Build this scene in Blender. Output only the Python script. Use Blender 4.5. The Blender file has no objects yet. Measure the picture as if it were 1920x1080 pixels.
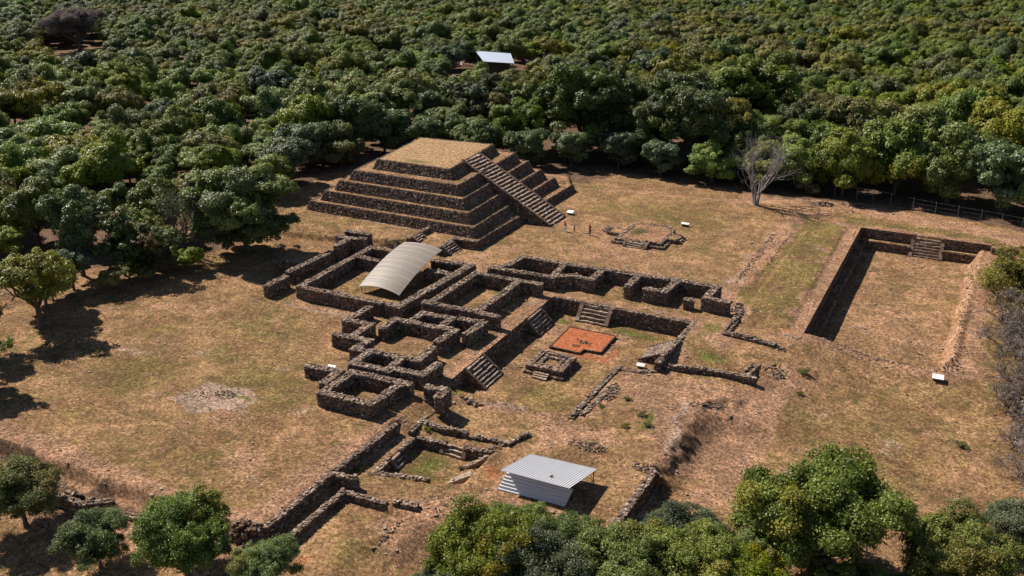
import bpy, math, random
import numpy as np
from mathutils import Vector, Matrix
R_ = math.radians
rng = np.random.default_rng(7); random.seed(7)
sc = bpy.context.scene
COL = sc.collection
# ---------------------------------------------------------------- camera, sky, sun, exposure
cam = bpy.data.cameras.new("camera"); cam.lens = 33.75; cam.sensor_width = 36; cam.clip_end = 3000; cam.clip_start = 1
co = bpy.data.objects.new("camera", cam); COL.objects.link(co)
co.location = (0, 0, 46); co.rotation_euler = (R_(68), 0, R_(27)); sc.camera = co
SUN_EL, SUN_AZ = 46.0, 167.0                     # azimuth from +X, counter-clockwise
sv = Vector((math.cos(R_(SUN_AZ))*math.cos(R_(SUN_EL)), math.sin(R_(SUN_AZ))*math.cos(R_(SUN_EL)), math.sin(R_(SUN_EL))))
W = bpy.data.worlds.new("World"); sc.world = W; W.use_nodes = True
nt = W.node_tree; bg = nt.nodes["Background"]
sky = nt.nodes.new("ShaderNodeTexSky"); sky.sky_type = 'NISHITA'; sky.sun_disc = False
sky.sun_elevation = R_(SUN_EL); sky.sun_rotation = math.atan2(sv.x, sv.y); sky.altitude = 1900
nt.links.new(sky.outputs[0], bg.inputs[0]); bg.inputs[1].default_value = 0.052
sl = bpy.data.lights.new("sun", 'SUN'); sl.energy = 4.3; sl.angle = R_(0.5); sl.color = (1, .93, .83)
so = bpy.data.objects.new("sun", sl); COL.objects.link(so); so.rotation_euler = sv.to_track_quat('Z', 'Y').to_euler(); so.location = (-100, 60, 120)
sc.view_settings.view_transform = 'Standard'; sc.view_settings.look = 'None'
sc.view_settings.exposure = 0.95; sc.view_settings.gamma = 1
sc.cycles.max_bounces = 5; sc.cycles.diffuse_bounces = 3; sc.cycles.glossy_bounces = 2; sc.cycles.transmission_bounces = 3

# ---------------------------------------------------------------- mesh helpers
class MB:
    def __init__(s): s.v = []; s.f = []; s.t = []; s.m = []; s.n = 0
    def add(s, v, f, t=0.5, m=0):
        v = np.asarray(v, float).reshape(-1, 3); f = np.asarray(f, int)
        s.v.append(v); s.f.append(f + s.n); s.n += len(v)
        s.t.append(np.broadcast_to(np.asarray(t, float), (len(f),)).copy()); s.m.append(np.full(len(f), m, int))
    def build(s, name, mats, parent=None, smooth=False):
        me = bpy.data.meshes.new(name)
        V = np.concatenate(s.v); me.vertices.add(len(V)); me.vertices.foreach_set("co", V.ravel())
        tot = np.concatenate([np.full(len(f), f.shape[1]) for f in s.f]); lp = np.concatenate([f.ravel() for f in s.f])
        me.loops.add(len(lp)); me.loops.foreach_set("vertex_index", lp)
        me.polygons.add(len(tot)); st = np.concatenate([[0], np.cumsum(tot)[:-1]])
        me.polygons.foreach_set("loop_start", st); me.polygons.foreach_set("loop_total", tot)
        me.polygons.foreach_set("material_index", np.concatenate(s.m))
        me.polygons.foreach_set("use_smooth", np.full(len(tot), smooth))
        for x in (mats if isinstance(mats, (list, tuple)) else [mats]): me.materials.append(x)
        me.update(calc_edges=True)
        a = me.attributes.new("tint", 'FLOAT', 'FACE'); a.data.foreach_set("value", np.concatenate(s.t))
        o = bpy.data.objects.new(name, me); COL.objects.link(o)
        if parent: o.parent = parent
        return o
BOXF = np.array([[0,3,2,1],[4,5,6,7],[0,1,5,4],[1,2,6,5],[2,3,7,6],[3,0,4,7]])
BOXV = np.array([[-1,-1,-1],[1,-1,-1],[1,1,-1],[-1,1,-1],[-1,-1,1],[1,-1,1],[1,1,1],[-1,1,1]], float)
def rotz(a):
    a = np.asarray(a, float); c, s = np.cos(a), np.sin(a); M = np.zeros(a.shape + (3, 3)); M[..., 0, 0] = c; M[..., 0, 1] = -s; M[..., 1, 0] = s; M[..., 1, 1] = c; M[..., 2, 2] = 1
    return M
def rots(n, amt):
    """small random rotations"""
    a = rng.normal(0, amt, (n, 3)); M = rotz(a[:, 2]); X = np.zeros((n, 3, 3)); X[:] = np.eye(3)
    X[:, 0, 2] = a[:, 0]; X[:, 2, 0] = -a[:, 0]; X[:, 1, 2] = -a[:, 1]; X[:, 2, 1] = a[:, 1]
    return M @ X
def stones(mb, C, S, A, t=None, jit=.22, m=0):
    """irregular blocks: centres C, half sizes S, axes A (columns)"""
    n = len(C)
    if n == 0: return
    V = BOXV[None] * (1 + rng.uniform(-jit, jit, (n, 8, 3))) * S[:, None]
    V = np.einsum('nij,nkj->nki', A, V) + C[:, None]
    F = (BOXF[None] + 8*np.arange(n)[:, None, None]).reshape(-1, 4)
    if t is None: t = np.clip(rng.normal(.45, .2, n), 0, 1)
    mb.add(V.reshape(-1, 3), F, np.repeat(t, 6), m)
def box(mb, c, h, a=0, t=.4, m=0):
    V = (rotz(a) @ (BOXV*np.asarray(h, float)).T).T + np.asarray(c, float); mb.add(V, BOXF, t, m)
def hexa(mb, P, t=.4, m=0): mb.add(P, BOXF, t, m)
def tube(mb, P, r, n=6, t=.5, m=0, cap=True):
    P = np.asarray(P, float); r = np.broadcast_to(np.asarray(r, float), (len(P),)); k = len(P)
    d = np.gradient(P, axis=0); d /= np.linalg.norm(d, axis=1)[:, None] + 1e-9
    ref = np.array([.31, .17, .93]) if abs(d[0][2]) < .8 else np.array([1, .2, .1])
    u = np.cross(d, ref); u /= np.linalg.norm(u, axis=1)[:, None] + 1e-9; w = np.cross(d, u)
    th = np.arange(n)*2*np.pi/n
    V = P[:, None] + r[:, None, None]*(np.cos(th)[None, :, None]*u[:, None] + np.sin(th)[None, :, None]*w[:, None])
    i = np.arange(k-1)[:, None]*n; j = np.arange(n)[None]; j2 = (j+1) % n
    F = np.stack([i+j, i+j2, i+n+j2, i+n+j], -1).reshape(-1, 4); mb.add(V.reshape(-1, 3), F, t, m)
def empty(name, loc=(0, 0, 0), rz=0):
    o = bpy.data.objects.new(name, None); COL.objects.link(o); o.location = loc; o.rotation_euler = (0, 0, rz); o.empty_display_size = .2; return o
def tag(o, label, cat, group=None, kind=None):
    if label: o['label'] = label
    if cat: o['category'] = cat
    if group: o['group'] = group
    if kind: o['kind'] = kind
    return o

# ---------------------------------------------------------------- materials
def newmat(name, rough=.9, spec=.2):
    m = bpy.data.materials.new(name); m.use_nodes = True; b = m.node_tree.nodes["Principled BSDF"]
    b.inputs["Roughness"].default_value = rough; b.inputs["Specular IOR Level"].default_value = spec
    return m, m.node_tree, b
def N(nt, typ, **k):
    n = nt.nodes.new(typ)
    for a, v in k.items():
        if a.startswith('i_'): n.inputs[int(a[2:])].default_value = v
        else: setattr(n, a, v)
    return n
def ln(nt, a, b): nt.links.new(a, b)
def noise(nt, vec, scale, detail=4, rough=.55, dist=0):
    n = N(nt, "ShaderNodeTexNoise"); n.inputs["Scale"].default_value = scale; n.inputs["Detail"].default_value = detail
    n.inputs["Roughness"].default_value = rough; n.inputs["Distortion"].default_value = dist; ln(nt, vec, n.inputs["Vector"]); return n.outputs["Fac"]
def mrange(nt, v, a, b, c=0, d=1, smooth=True):
    n = N(nt, "ShaderNodeMapRange"); n.interpolation_type = 'SMOOTHSTEP' if smooth else 'LINEAR'
    n.inputs[1].default_value = a; n.inputs[2].default_value = b; n.inputs[3].default_value = c; n.inputs[4].default_value = d
    ln(nt, v, n.inputs[0]); return n.outputs[0]
def math_(nt, op, a, b=None, c=None):
    n = N(nt, "ShaderNodeMath", operation=op)
    for i, x in enumerate((a, b, c)):
        if x is None: continue
        if isinstance(x, (int, float)): n.inputs[i].default_value = x
        else: ln(nt, x, n.inputs[i])
    return n.outputs[0]
def mix(nt, f, a, b, mode='MIX'):
    n = N(nt, "ShaderNodeMix", data_type='RGBA', blend_type=mode)
    for i, x in ((0, f), (6, a), (7, b)):
        if isinstance(x, (int, float)): n.inputs[i].default_value = x
        elif isinstance(x, tuple): n.inputs[i].default_value = x + (1,)
        else: ln(nt, x, n.inputs[i])
    return n.outputs[2]
def ramp(nt, v, pts):
    n = N(nt, "ShaderNodeValToRGB"); e = n.color_ramp.elements
    while len(e) < len(pts): e.new(.5)
    for i, (p, c) in enumerate(pts): e[i].position = p; e[i].color = c + (1,)
    ln(nt, v, n.inputs[0]); return n.outputs[0]
def attr(nt, name): return N(nt, "ShaderNodeAttribute", attribute_name=name)
def bump(nt, b, h, dist, strength=1):
    n = N(nt, "ShaderNodeBump"); n.inputs["Strength"].default_value = strength; n.inputs["Distance"].default_value = dist
    ln(nt, h, n.inputs["Height"]); ln(nt, n.outputs[0], b.inputs["Normal"])

def mat_ground(name="dry_ground", force=None):
    m, nt, b = newmat(name, .95, .1)
    pos = N(nt, "ShaderNodeNewGeometry").outputs["Position"]
    big = noise(nt, pos, .07, 5, .6, .6); mid = noise(nt, pos, .45, 6, .65, .4); fine = noise(nt, pos, 3.0, 6, .82); grit = noise(nt, pos, 7, 4, .8); tuft_shade = noise(nt, pos, 2.3, 3, .6, .6)
    a1 = N(nt, "ShaderNodeSeparateColor"); ln(nt, attr(nt, "mask_a").outputs["Color"], a1.inputs[0])   # soil, green, clay
    a2 = N(nt, "ShaderNodeSeparateColor"); ln(nt, attr(nt, "mask_b").outputs["Color"], a2.inputs[0])   # olive, dark, pale
    if force is not None:
        fv = N(nt, "ShaderNodeCombineColor"); fv.inputs[0].default_value = force; ln(nt, fv.outputs[0], a1.inputs[0])
    def msk(s, lo=.22, hi=.72, amt=1.0):
        w = math_(nt, 'MULTIPLY_ADD', mid, amt, -amt*.5); w2 = math_(nt, 'MULTIPLY_ADD', fine, .5, -.25)
        s2 = math_(nt, 'ADD', s, math_(nt, 'ADD', w, w2)); on = mrange(nt, s2, lo, hi)
        return math_(nt, 'MULTIPLY', on, mrange(nt, s, .02, .2))
    base = mix(nt, mrange(nt, big, .4, .62), (.35, .218, .118), (.205, .150, .060))
    base = mix(nt, mrange(nt, mid, .36, .62, 0, .9), base, mix(nt, mrange(nt, fine, .38, .6), (.26, .150, .080), (.42, .268, .150)))
    base = mix(nt, math_(nt, 'MULTIPLY', msk(a2.outputs[0], .25, .8), .85), base, mix(nt, mrange(nt, fine, .4, .6), (.125, .115, .033), (.215, .165, .06)))
    b2 = noise(nt, pos, .19, 6, .7, .8); b3 = noise(nt, pos, 1.1, 6, .7, .3)
    base = mix(nt, mrange(nt, b2, .47, .62, 0, .8), base, mix(nt, mrange(nt, fine, .4, .6), (.165, .092, .050), (.27, .155, .088)))
    base = mix(nt, mrange(nt, b3, .50, .64, 0, .75), base, mix(nt, mrange(nt, fine, .4, .6), (.115, .098, .034), (.205, .150, .062)))
    base = mix(nt, mrange(nt, b3, .32, .44, .7, 0), base, (.47, .305, .185))
    base = mix(nt, mrange(nt, math_(nt, 'ADD', fine, math_(nt, 'MULTIPLY', mid, .5)), .80, .95, 0, .6), base, (.44, .315, .18))
    soil = mix(nt, mrange(nt, fine, .35, .65), (.24, .140, .088), (.45, .285, .185))
    base = mix(nt, msk(a1.outputs[0]), base, soil)
    pale = mix(nt, mrange(nt, fine, .35, .65), (.26, .185, .15), (.44, .33, .26))
    base = mix(nt, msk(a2.outputs[2]), base, pale)
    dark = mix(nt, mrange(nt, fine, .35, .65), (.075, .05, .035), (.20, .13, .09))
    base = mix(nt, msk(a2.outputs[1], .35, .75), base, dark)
    base = mix(nt, math_(nt, 'MULTIPLY', msk(a1.outputs[1], .28, .75), .92), base, mix(nt, mrange(nt, fine, .35, .65), (.085, .115, .024), (.185, .185, .05)))
    base = mix(nt, msk(a1.outputs[2]), base, mix(nt, mrange(nt, fine, .3, .7), (.27, .10, .045), (.40, .17, .08)))
    base = mix(nt, mrange(nt, grit, .36, .64, 0, 1), mix(nt, 1.0, base, (.66, .63, .60), 'MULTIPLY'), mix(nt, 1.0, base, (1.30, 1.26, 1.23), 'MULTIPLY'))
    base = mix(nt, mrange(nt, fine, .38, .62, 0, 1), mix(nt, 1.0, base, (.70, .67, .64), 'MULTIPLY'), mix(nt, 1.0, base, (1.22, 1.19, 1.17), 'MULTIPLY'))
    m1 = noise(nt, pos, .16, 5, .65, 1.0); m2 = noise(nt, pos, .75, 5, .7, .8)
    base = mix(nt, mrange(nt, m1, .38, .62, 0, 1), mix(nt, 1.0, base, (.80, .80, .78), 'MULTIPLY'), mix(nt, 1.0, base, (1.16, 1.14, 1.13), 'MULTIPLY'))
    base = mix(nt, mrange(nt, m2, .36, .64, 0, 1), mix(nt, 1.0, base, (.76, .75, .73), 'MULTIPLY'), mix(nt, 1.0, base, (1.20, 1.18, 1.16), 'MULTIPLY'))
    base = mix(nt, mrange(nt, tuft_shade, .66, .74, 0, .6), base, (.09, .06, .035))  # dark flecks painted in for the small shadows of grass tufts
    base = mix(nt, mrange(nt, fine, .36, .5, .45, 0), base, (.10, .068, .042))
    ln(nt, base, b.inputs["Base Color"])
    bump(nt, b, math_(nt, 'ADD', fine, math_(nt, 'MULTIPLY', grit, .5)), .2, 1)
    return m
def mat_stone(name, dark, mid_, light, warm=(.24, .13, .07)):
    m, nt, b = newmat(name, .92, .15)
    pos = N(nt, "ShaderNodeNewGeometry").outputs["Position"]
    t = attr(nt, "tint").outputs["Fac"]; n1 = noise(nt, pos, 5, 5, .7); n2 = noise(nt, pos, .35, 4, .6)
    v = math_(nt, 'ADD', math_(nt, 'MULTIPLY', t, .75), math_(nt, 'MULTIPLY_ADD', n1, .6, -.18))
    c = ramp(nt, v, [(0.05, dark), (.5, mid_), (.95, light)])
    c = mix(nt, mrange(nt, n2, .5, .75, 0, .55), c, warm)
    ln(nt, c, b.inputs["Base Color"]); bump(nt, b, n1, .05, .8)
    return m
def mat_plain(name, col, rough=.6, spec=.3, var=.25, scale=6, metal=0):
    m, nt, b = newmat(name, rough, spec); b.inputs["Metallic"].default_value = metal
    pos = N(nt, "ShaderNodeNewGeometry").outputs["Position"]; n = noise(nt, pos, scale, 4, .6)
    c = mix(nt, n, tuple(x*(1-var) for x in col), tuple(min(1, x*(1+var)) for x in col)); ln(nt, c, b.inputs["Base Color"]); return m
def mat_leaf(name, a, bcol, ccol, rough=.42, trans=.22):
    m, nt, b = newmat(name, rough, .28)
    t = attr(nt, "tint").outputs["Fac"]; rnd = N(nt, "ShaderNodeObjectInfo").outputs["Random"]
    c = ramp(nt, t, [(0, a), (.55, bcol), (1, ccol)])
    hs = N(nt, "ShaderNodeHueSaturation"); ln(nt, c, hs.inputs["Color"])
    ln(nt, math_(nt, 'MULTIPLY_ADD', rnd, .04, .484), hs.inputs["Hue"])
    r2 = math_(nt, 'FRACT', math_(nt, 'MULTIPLY', rnd, 7.31)); ln(nt, math_(nt, 'MULTIPLY_ADD', r2, .50, .78), hs.inputs["Value"])
    r3 = math_(nt, 'FRACT', math_(nt, 'MULTIPLY', rnd, 3.77)); ln(nt, math_(nt, 'MULTIPLY_ADD', r3, .32, .88), hs.inputs["Saturation"])
    ln(nt, hs.outputs[0], b.inputs["Base Color"])
    tr = N(nt, "ShaderNodeBsdfTranslucent"); ln(nt, hs.outputs[0], tr.inputs[0]); ms = N(nt, "ShaderNodeMixShader"); ms.inputs[0].default_value = trans
    ln(nt, b.outputs[0], ms.inputs[1]); ln(nt, tr.outputs[0], ms.inputs[2]); ln(nt, ms.outputs[0], nt.nodes["Material Output"].inputs[0]); return m

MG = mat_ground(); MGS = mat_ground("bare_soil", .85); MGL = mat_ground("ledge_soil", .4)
MS = mat_stone("wall_stone", (.034, .024, .018), (.140, .098, .073), (.46, .352, .272))
MSP = mat_stone("pyramid_stone", (.030, .021, .016), (.150, .100, .073), (.42, .31, .235))
MST = mat_stone("stair_stone", (.13, .09, .065), (.27, .195, .145), (.45, .36, .28))
ME = mat_plain("packed_earth", (.13, .085, .058), .95, .1, .35, 2)
MLED = MGL
MRIM = MGS
MBARK = mat_plain("bark", (.10, .075, .058), .9, .1, .3, 4)
MGREY = mat_plain("bleached_wood", (.25, .225, .21), .85, .15, .25, 3)
MTWIG = mat_plain("dry_twigs", (.17, .13, .115), .9, .1, .3, 3)
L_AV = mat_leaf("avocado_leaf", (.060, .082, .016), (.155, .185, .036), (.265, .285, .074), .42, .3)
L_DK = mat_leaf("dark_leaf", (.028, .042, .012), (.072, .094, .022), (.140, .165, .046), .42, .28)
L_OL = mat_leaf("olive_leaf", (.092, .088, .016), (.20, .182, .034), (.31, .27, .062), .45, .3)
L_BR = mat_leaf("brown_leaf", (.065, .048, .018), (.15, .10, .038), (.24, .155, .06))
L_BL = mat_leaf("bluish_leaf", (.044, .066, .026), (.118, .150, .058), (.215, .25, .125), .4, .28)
L_GR = mat_leaf("grey_twig", (.10, .078, .066), (.17, .135, .115), (.26, .21, .18), .8, .2)

MDG = mat_leaf("dry_grass_blade", (.24, .165, .08), (.33, .235, .12), (.44, .32, .18), .8, .45); MGG = mat_leaf("green_grass_blade", (.09, .11, .03), (.15, .16, .05), (.22, .21, .08), .7, .45)

# ---------------------------------------------------------------- terrain
def polydist(x, y, P, closed=True):
    """signed distance, negative inside (closed) or plain distance to a polyline"""
    P = np.asarray(P, float); d = np.full(x.shape, 1e9); ins = np.zeros(x.shape, bool); n = len(P)
    for i in range(n if closed else n-1):
        a, b = P[i], P[(i+1) % n]; e = b-a; wx, wy = x-a[0], y-a[1]
        t = np.clip((wx*e[0]+wy*e[1])/(e@e+1e-12), 0, 1); d = np.minimum(d, (wx-t*e[0])**2+(wy-t*e[1])**2)
        if closed:
            c = ((a[1] > y) != (b[1] > y)) & (x < (b[0]-a[0])*(y-a[1])/(b[1]-a[1]+1e-12)+a[0]); ins ^= c
    d = np.sqrt(d); return np.where(ins, -d, d) if closed else d
def sm(v, a, b):
    t = np.clip((v-a)/(b-a), 0, 1); return t*t*(3-2*t)
def inp(x, y, P, f): return 1-sm(polydist(x, y, P), -f/2, f/2)
def vnoise(x, y, s, seed=0):
    r = np.random.default_rng(seed).random((256, 256)); x = x/s; y = y/s; i = np.floor(x).astype(int); j = np.floor(y).astype(int); fx = x-i; fy = y-j
    fx = fx*fx*(3-2*fx); fy = fy*fy*(3-2*fy); g = lambda a, b: r[a % 256, b % 256]
    return (g(i, j)*(1-fx)+g(i+1, j)*fx)*(1-fy)+(g(i, j+1)*(1-fx)+g(i+1, j+1)*fx)*fy
PATIO = [(-45.98, 75.6), (-45.98, 101.2), (-27.85, 101.2), (-28.05, 90.0), (-29.4, 88.4), (-31.9, 88.1), (-32.35, 75.6)]
COURT = [(-15.85, 105.2), (-15.85, 147.4), (2.0, 147.4), (.2, 105.2)]
def hgt(x, y):
    x = np.asarray(x, float); y = np.asarray(y, float)
    h = np.zeros(np.broadcast(x, y).shape)
    # pyramid terrace
    tw = inp(x, y, [(-150, 96), (-71, 107.2), (-66.2, 107.9), (-66.2, 112.3), (-62.9, 112.3), (-62.9, 145.6), (-70, 160), (-150, 190)], .3)*sm(y-(x+150)*.06, 96, 106)
    h = h + 1.2*tw*(1-sm(-x, 100, 140))*(1-sm(y, 146, 158))
    h = h + .6*inp(x, y, [(-84, 103), (-71.1, 107.5), (-71.1, 113), (-84, 112)], .3)*sm(x, -82, -76)*sm(y, 103.5, 107)*(1-sm(y, 110.5, 113.2))
    # mid terrace south of the palace
    mid = inp(x, y, [(-46.2, 20), (-46.2, 71.6), (-45.6, 75.55), (-32.5, 75.55), (-32.3, 88.2), (-27.9, 90.3), (-18, 91.6), (-15, 103), (5, 103), (5, 20)], .5)
    fade = sm(-y + 92.5 + .0*x, -9, 0) # soft north rim east of the patio
    mid = np.where(x > -28, sm(95.5-y, -2.5, 4)*sm(-14-x, -6, 4)*.99+0*mid, mid)
    mid = mid*(1-(1-sm(x, -46.5, -42.0))*sm(y, 65.5, 68)*(1-sm(y, 74.5, 75.3)))
    h = h*(1-mid) - 1.05*mid
    # lower lawn in the south-east
    se = inp(x, y, [(-20.7, 10), (-20.7, 72), (-20.6, 80), (-19.5, 84), (-12, 86), (80, 88), (80, 10)], 3.2)
    se = np.maximum(se, inp(x, y, [(-17, 80), (-17, 88), (-13, 97), (-8, 104.5), (80, 104.5), (80, 80)], 13))
    h = h*(1-se) - 2.7*se
    tr = inp(x, y, [(-22.0, 60.5), (-22.0, 70.6), (-19, 71), (-19, 60)], .4); h = h*(1-tr) - 2.7*tr
    # ground falls off in front
    fs = inp(x, y, [(-38.5, 10), (-38, 50), (-35.5, 54.5), (-31, 57.0), (-25, 57.2), (-20, 54), (-20, 10)], 4.5); h = h*(1-fs) - 2.8*fs
    fl = sm(46.3 + .6*vnoise(x, y, 3, 4) - y, -.3, .5)*(x < -45.6); h = h*(1-fl) - 1.35*fl
    fr = sm(44.6-y, 0, 9); h = h - 1.3*fr*(1-fs)*(1-se)
    # sunken courts
    p = inp(x, y, PATIO, .25); h = h*(1-p) - 1.9*p
    p = inp(x, y, [(-43.95, 59.2), (-43.95, 66.3), (-36.3, 66.9), (-36.2, 61.5), (-38.6, 60.3)], .25); h = h*(1-p) - 2.0*p
    f2 = sm(x, -44.5, -44.3)*(1-sm(x, -39, -36))*(1-sm(y, 55.3, 55.5))*sm(y, 40, 46); h = h - .5*f2*(x > -46)
    # ball court with its low east bank and the plateau beyond
    xe = -1.1+.022*(y-105); pe = sm(x, xe, xe+1.9)*sm(y, 103.5, 106.5)*(1-sm(y, 146.6, 150)); h = h*(1-pe) + pe*(-2.2 + 1.3*sm(y, 104, 147))
    c = sm(x, -15.97, -15.72)*(1-sm(x-xe, 0, 1.6))*sm(y, 104.2, 106)*(1-sm(y, 147.25, 147.5)); h = h*(1-c) - 2.9*c
    bk = np.exp(-(polydist(x, y, [(-18.6, 87.6), (-21, 85.6), (-21.9, 83), (-21.6, 79), (-21, 75.5), (-21.3, 72.4)], False)/1.5)**2); h = h + bk*(.5*(vnoise(x, y, .9, 41)-.5)+.35*(vnoise(x, y, .45, 42)-.5))
    pit = inp(x, y, [(-.5, 105.8), (-.4, 108.9), (.6, 108.9), (.4, 105.9)], .3); h = h - .8*pit
    gb = inp(x, y, [(-23.3, 104.2), (-17.5, 104.2), (-17.5, 146), (-22.8, 146)], .5); h = h + .28*gb
    sp_ = inp(x, y, [(-34.2, 61.2), (-24.6, 61.4), (-24.2, 68), (-33.6, 67.6)], 1.6); h = h*(1-sp_) - 1.1*sp_
    # spoil mound by the fence and general unevenness
    h = h + .5*np.exp(-((x+22)**2/60+(y-157)**2/14))
    far = sm(np.hypot(x+40, y-100), 90, 300)
    h = h*(1-far*.6) + .10*(vnoise(x, y, 6, 1)-.5) + .05*(vnoise(x, y, 1.4, 2)-.5)*(1-far) + far*2.2*(vnoise(x, y, 60, 3)-.5)
    dg = inp(x, y, [(-60, 44.4), (-66.3, 43.2), (-66.3, 44.6), (-60, 45.6)], .4); h = h - .7*dg
    return h
def gz(x, y): return float(hgt(np.array([float(x)]), np.array([float(y)]))[0])
def axis(lo, hi, st, far0, far1, g=1.14):
    a = list(np.arange(lo, hi+1e-6, st)); s = st; v = hi; up = []
    while v < far1: s = min(s*g, 30); v += s; up.append(v)
    s = st; v = lo; dn = []
    while v > far0: s = min(s*g, 30); v -= s; dn.append(v)
    return np.array(dn[::-1]+a+up)
gx = axis(-104, 10, .25, -1500, 900); gy = axis(38, 162, .25, -120, 1600)
GX, GY = np.meshgrid(gx, gy); GH = hgt(GX, GY)
WX = GX+1.5*(vnoise(GX, GY, 2.6, 51)-.5)+.8*(vnoise(GX, GY, .9, 52)-.5); WY = GY+1.5*(vnoise(GX, GY, 2.6, 53)-.5)+.8*(vnoise(GX, GY, .9, 54)-.5)
def ell(cx, cy, rx, ry, k=1.0): # soft blob
    return k*np.exp(-(((WX-cx)/rx)**2+((WY-cy)/ry)**2)*1.2)
def strip(P, w, k=1.0): return k*(1-sm(polydist(WX, WY, P, False), w*.35, w*.8))
def area(P, f, k=1.0): return k*inp(WX, WY, P, f)
def mx(*a):
    r = a[0]
    for q in a[1:]: r = np.maximum(r, q)
    return r
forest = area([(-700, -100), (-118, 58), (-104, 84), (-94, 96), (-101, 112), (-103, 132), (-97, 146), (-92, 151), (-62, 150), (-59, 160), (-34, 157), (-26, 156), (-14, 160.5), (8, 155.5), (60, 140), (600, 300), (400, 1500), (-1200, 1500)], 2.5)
soil = mx(ell(-40, 112, 22, 12, .3), area([(-15, 106), (-1.5, 106), (-.5, 146), (-14, 146)], 3, .42), ell(-8, 122, 5, 14, .5), strip([(-12, 156), (-20, 154), (-25, 150), (-25.5, 143), (-26.3, 128), (-26.6, 114), (-24.4, 107), (-24.2, 99), (-23, 98)], 2.6, .85),
          strip([(-34, 155), (-20, 158), (-6, 155), (12, 150)], 4.0, .9), strip([(-62, 147), (-50, 151), (-33, 152)], 1.4, .7),
          strip([(-16.8, 101), (-16.8, 147.9), (4, 148.2)], 1.5, 1), strip([(-17, 103.5), (-10, 104.2), (0, 104.4), (1.5, 104.4)], 2.2, .9),
          area([(-1.2, 105), (2.8, 105), (3.6, 148), (-.6, 148)], 1, .8), ell(-8, 118, 6, 9, .5), ell(-12, 108, 3, 3, .55), ell(-4, 135, 4, 8, .4),
          ell(-45, 118, 13, 7, .55), ell(-38, 113, 9, 5, .5), ell(-52, 112, 6, 3, .45), ell(-60, 106, 5, 2, .8), ell(-48, 104.3, 3, 1, .6),
          area([(-39.5, 121.5), (-49.5, 121.5), (-50, 133), (-38, 133)], 2, .6), ell(-51, 128, 5, 4, .45), ell(-57, 129, 1.5, 3, .8),
          strip([(-62.4, 112), (-60.6, 110.6), (-63, 106.8), (-70, 104.5)], 1.6, .6), strip([(-73, 85.2), (-62, 85.4), (-60, 82), (-57.5, 79)], 1.4, .7),
          strip([(-46.9, 76), (-46.9, 101.5)], 1.5, 1), strip([(-46.9, 102), (-38, 102.3), (-28, 102.3)], .9, .7), strip([(-28, 102.4), (-24, 104.6)], 1.2, .6),
          area([(-37.0, 90.5), (-43.5, 90.5), (-44, 98.5), (-34, 98.5), (-33.6, 90.5)], 2, .62), strip([(-44.2, 84), (-43, 78)], 1.4, .5), ell(-40.5, 86.5, 3, 3.6, .7),
          strip([(-27.2, 101), (-27.6, 89.5), (-31, 87.3), (-31.4, 77)], 1.4, .8), strip([(-46, 74.6), (-36, 74.6), (-33, 75.5), (-33, 70)], 1.3, .7),
          area([(-31, 86), (-27, 89), (-18, 90.5), (-13.5, 95), (-16, 86), (-15.6, 76), (-21.5, 72), (-24, 74), (-27, 80)], 2.0, .95),
          area([(-34, 75), (-28, 76), (-25, 73), (-32, 70.5)], 1.5, .7),
          area([(-41, 56.8), (-36, 59.5), (-34, 62), (-33.5, 68), (-31.5, 67), (-32.5, 61), (-26, 61.4), (-22.2, 62), (-23, 71), (-21.5, 71), (-22, 57), (-28, 54), (-33, 52), (-38, 51)], 1.6, .85),
          strip([(-104, 52), (-75, 47.8), (-60, 46.9), (-48, 47), (-46.9, 57), (-46.7, 66)], 2.4, .85), strip([(-75, 43), (-60, 42.5), (-45.5, 46), (-43.5, 44)], 3.2, .8),
          strip([(-95, 70), (-88, 76), (-80, 80)], 2.4, .45), strip([(-44.8, 48), (-44.8, 66.5)], .6, .4), strip([(-15.5, 95), (-17.2, 88), (-16, 82), (-16.5, 74), (-18, 66)], 3, .95),
          ell(-60, 70.5, 2, 1.5, .5), ell(-56, 65, 1.6, 3, .45), ell(-62, 79, 1.6, 2, .5), ell(-57.6, 76.5, 1.5, 3, .4), ell(-62, 56, 3, 2, .3),
          ell(3.5, 88, 1.5, 6, .6), ell(1, 72, 5, 3, .4), ell(-12, 79, 3, 4, .35), forest*.55)
green = mx(ell(-44.2, 99.2, 1.6, 1.1, 1), ell(-34, 99.3, 6, 1.2, .75), ell(-30, 97.5, 2, 2.5, .5), ell(-25.5, 101, 1.6, 2.5, .65), ell(-24, 95, 3, 1.8, .65), ell(-27, 97, 1.5, 2, .5),
           ell(-41, 63.5, 2.6, 3, .6), ell(-53, 100, 1.4, 1, .6), ell(-52, 97, 2, 3, .5), ell(-55, 103, 1, 1, .6), ell(-59, 77, 1.2, 1.6, .6), ell(-77, 85, 4, 3, .4), ell(-57, 71.8, 1.3, .8, .6), ell(-44.5, 76, 1.0, 3, .7), ell(-44.6, 84.5, .8, 5, .5),
           ell(-59.6, 148.5, 3, 2.6, .6), ell(-45.2, 128.6, 1.6, 1.6, .95), ell(-80.5, 122.8, 2, .8, 0), ell(-20, 146, 8, 2, .5), ell(-14, 145.5, 1.5, 1, .6), ell(-24.8, 143, .6, 3, .7), ell(-24, 125, .6, 4, .45),
           ell(-62.5, 63, 2.6, .5, .8), ell(-67, 61, 1, .7, .5), ell(1, 92, 1.5, 4, .45), ell(-2, 82, 3, 2, .3), ell(-36, 73, 4, 1.6, .4), ell(-42, 53.5, 2, 1.5, .5), ell(-62, 105, 1.2, 1, .6), ell(-25.6, 79, .9, 3, .8), ell(-30.5, 78, 1, 3, .45), ell(-29, 73.5, 2.6, .6, .6), ell(-45.4, 53, .6, 4, .35))
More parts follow.
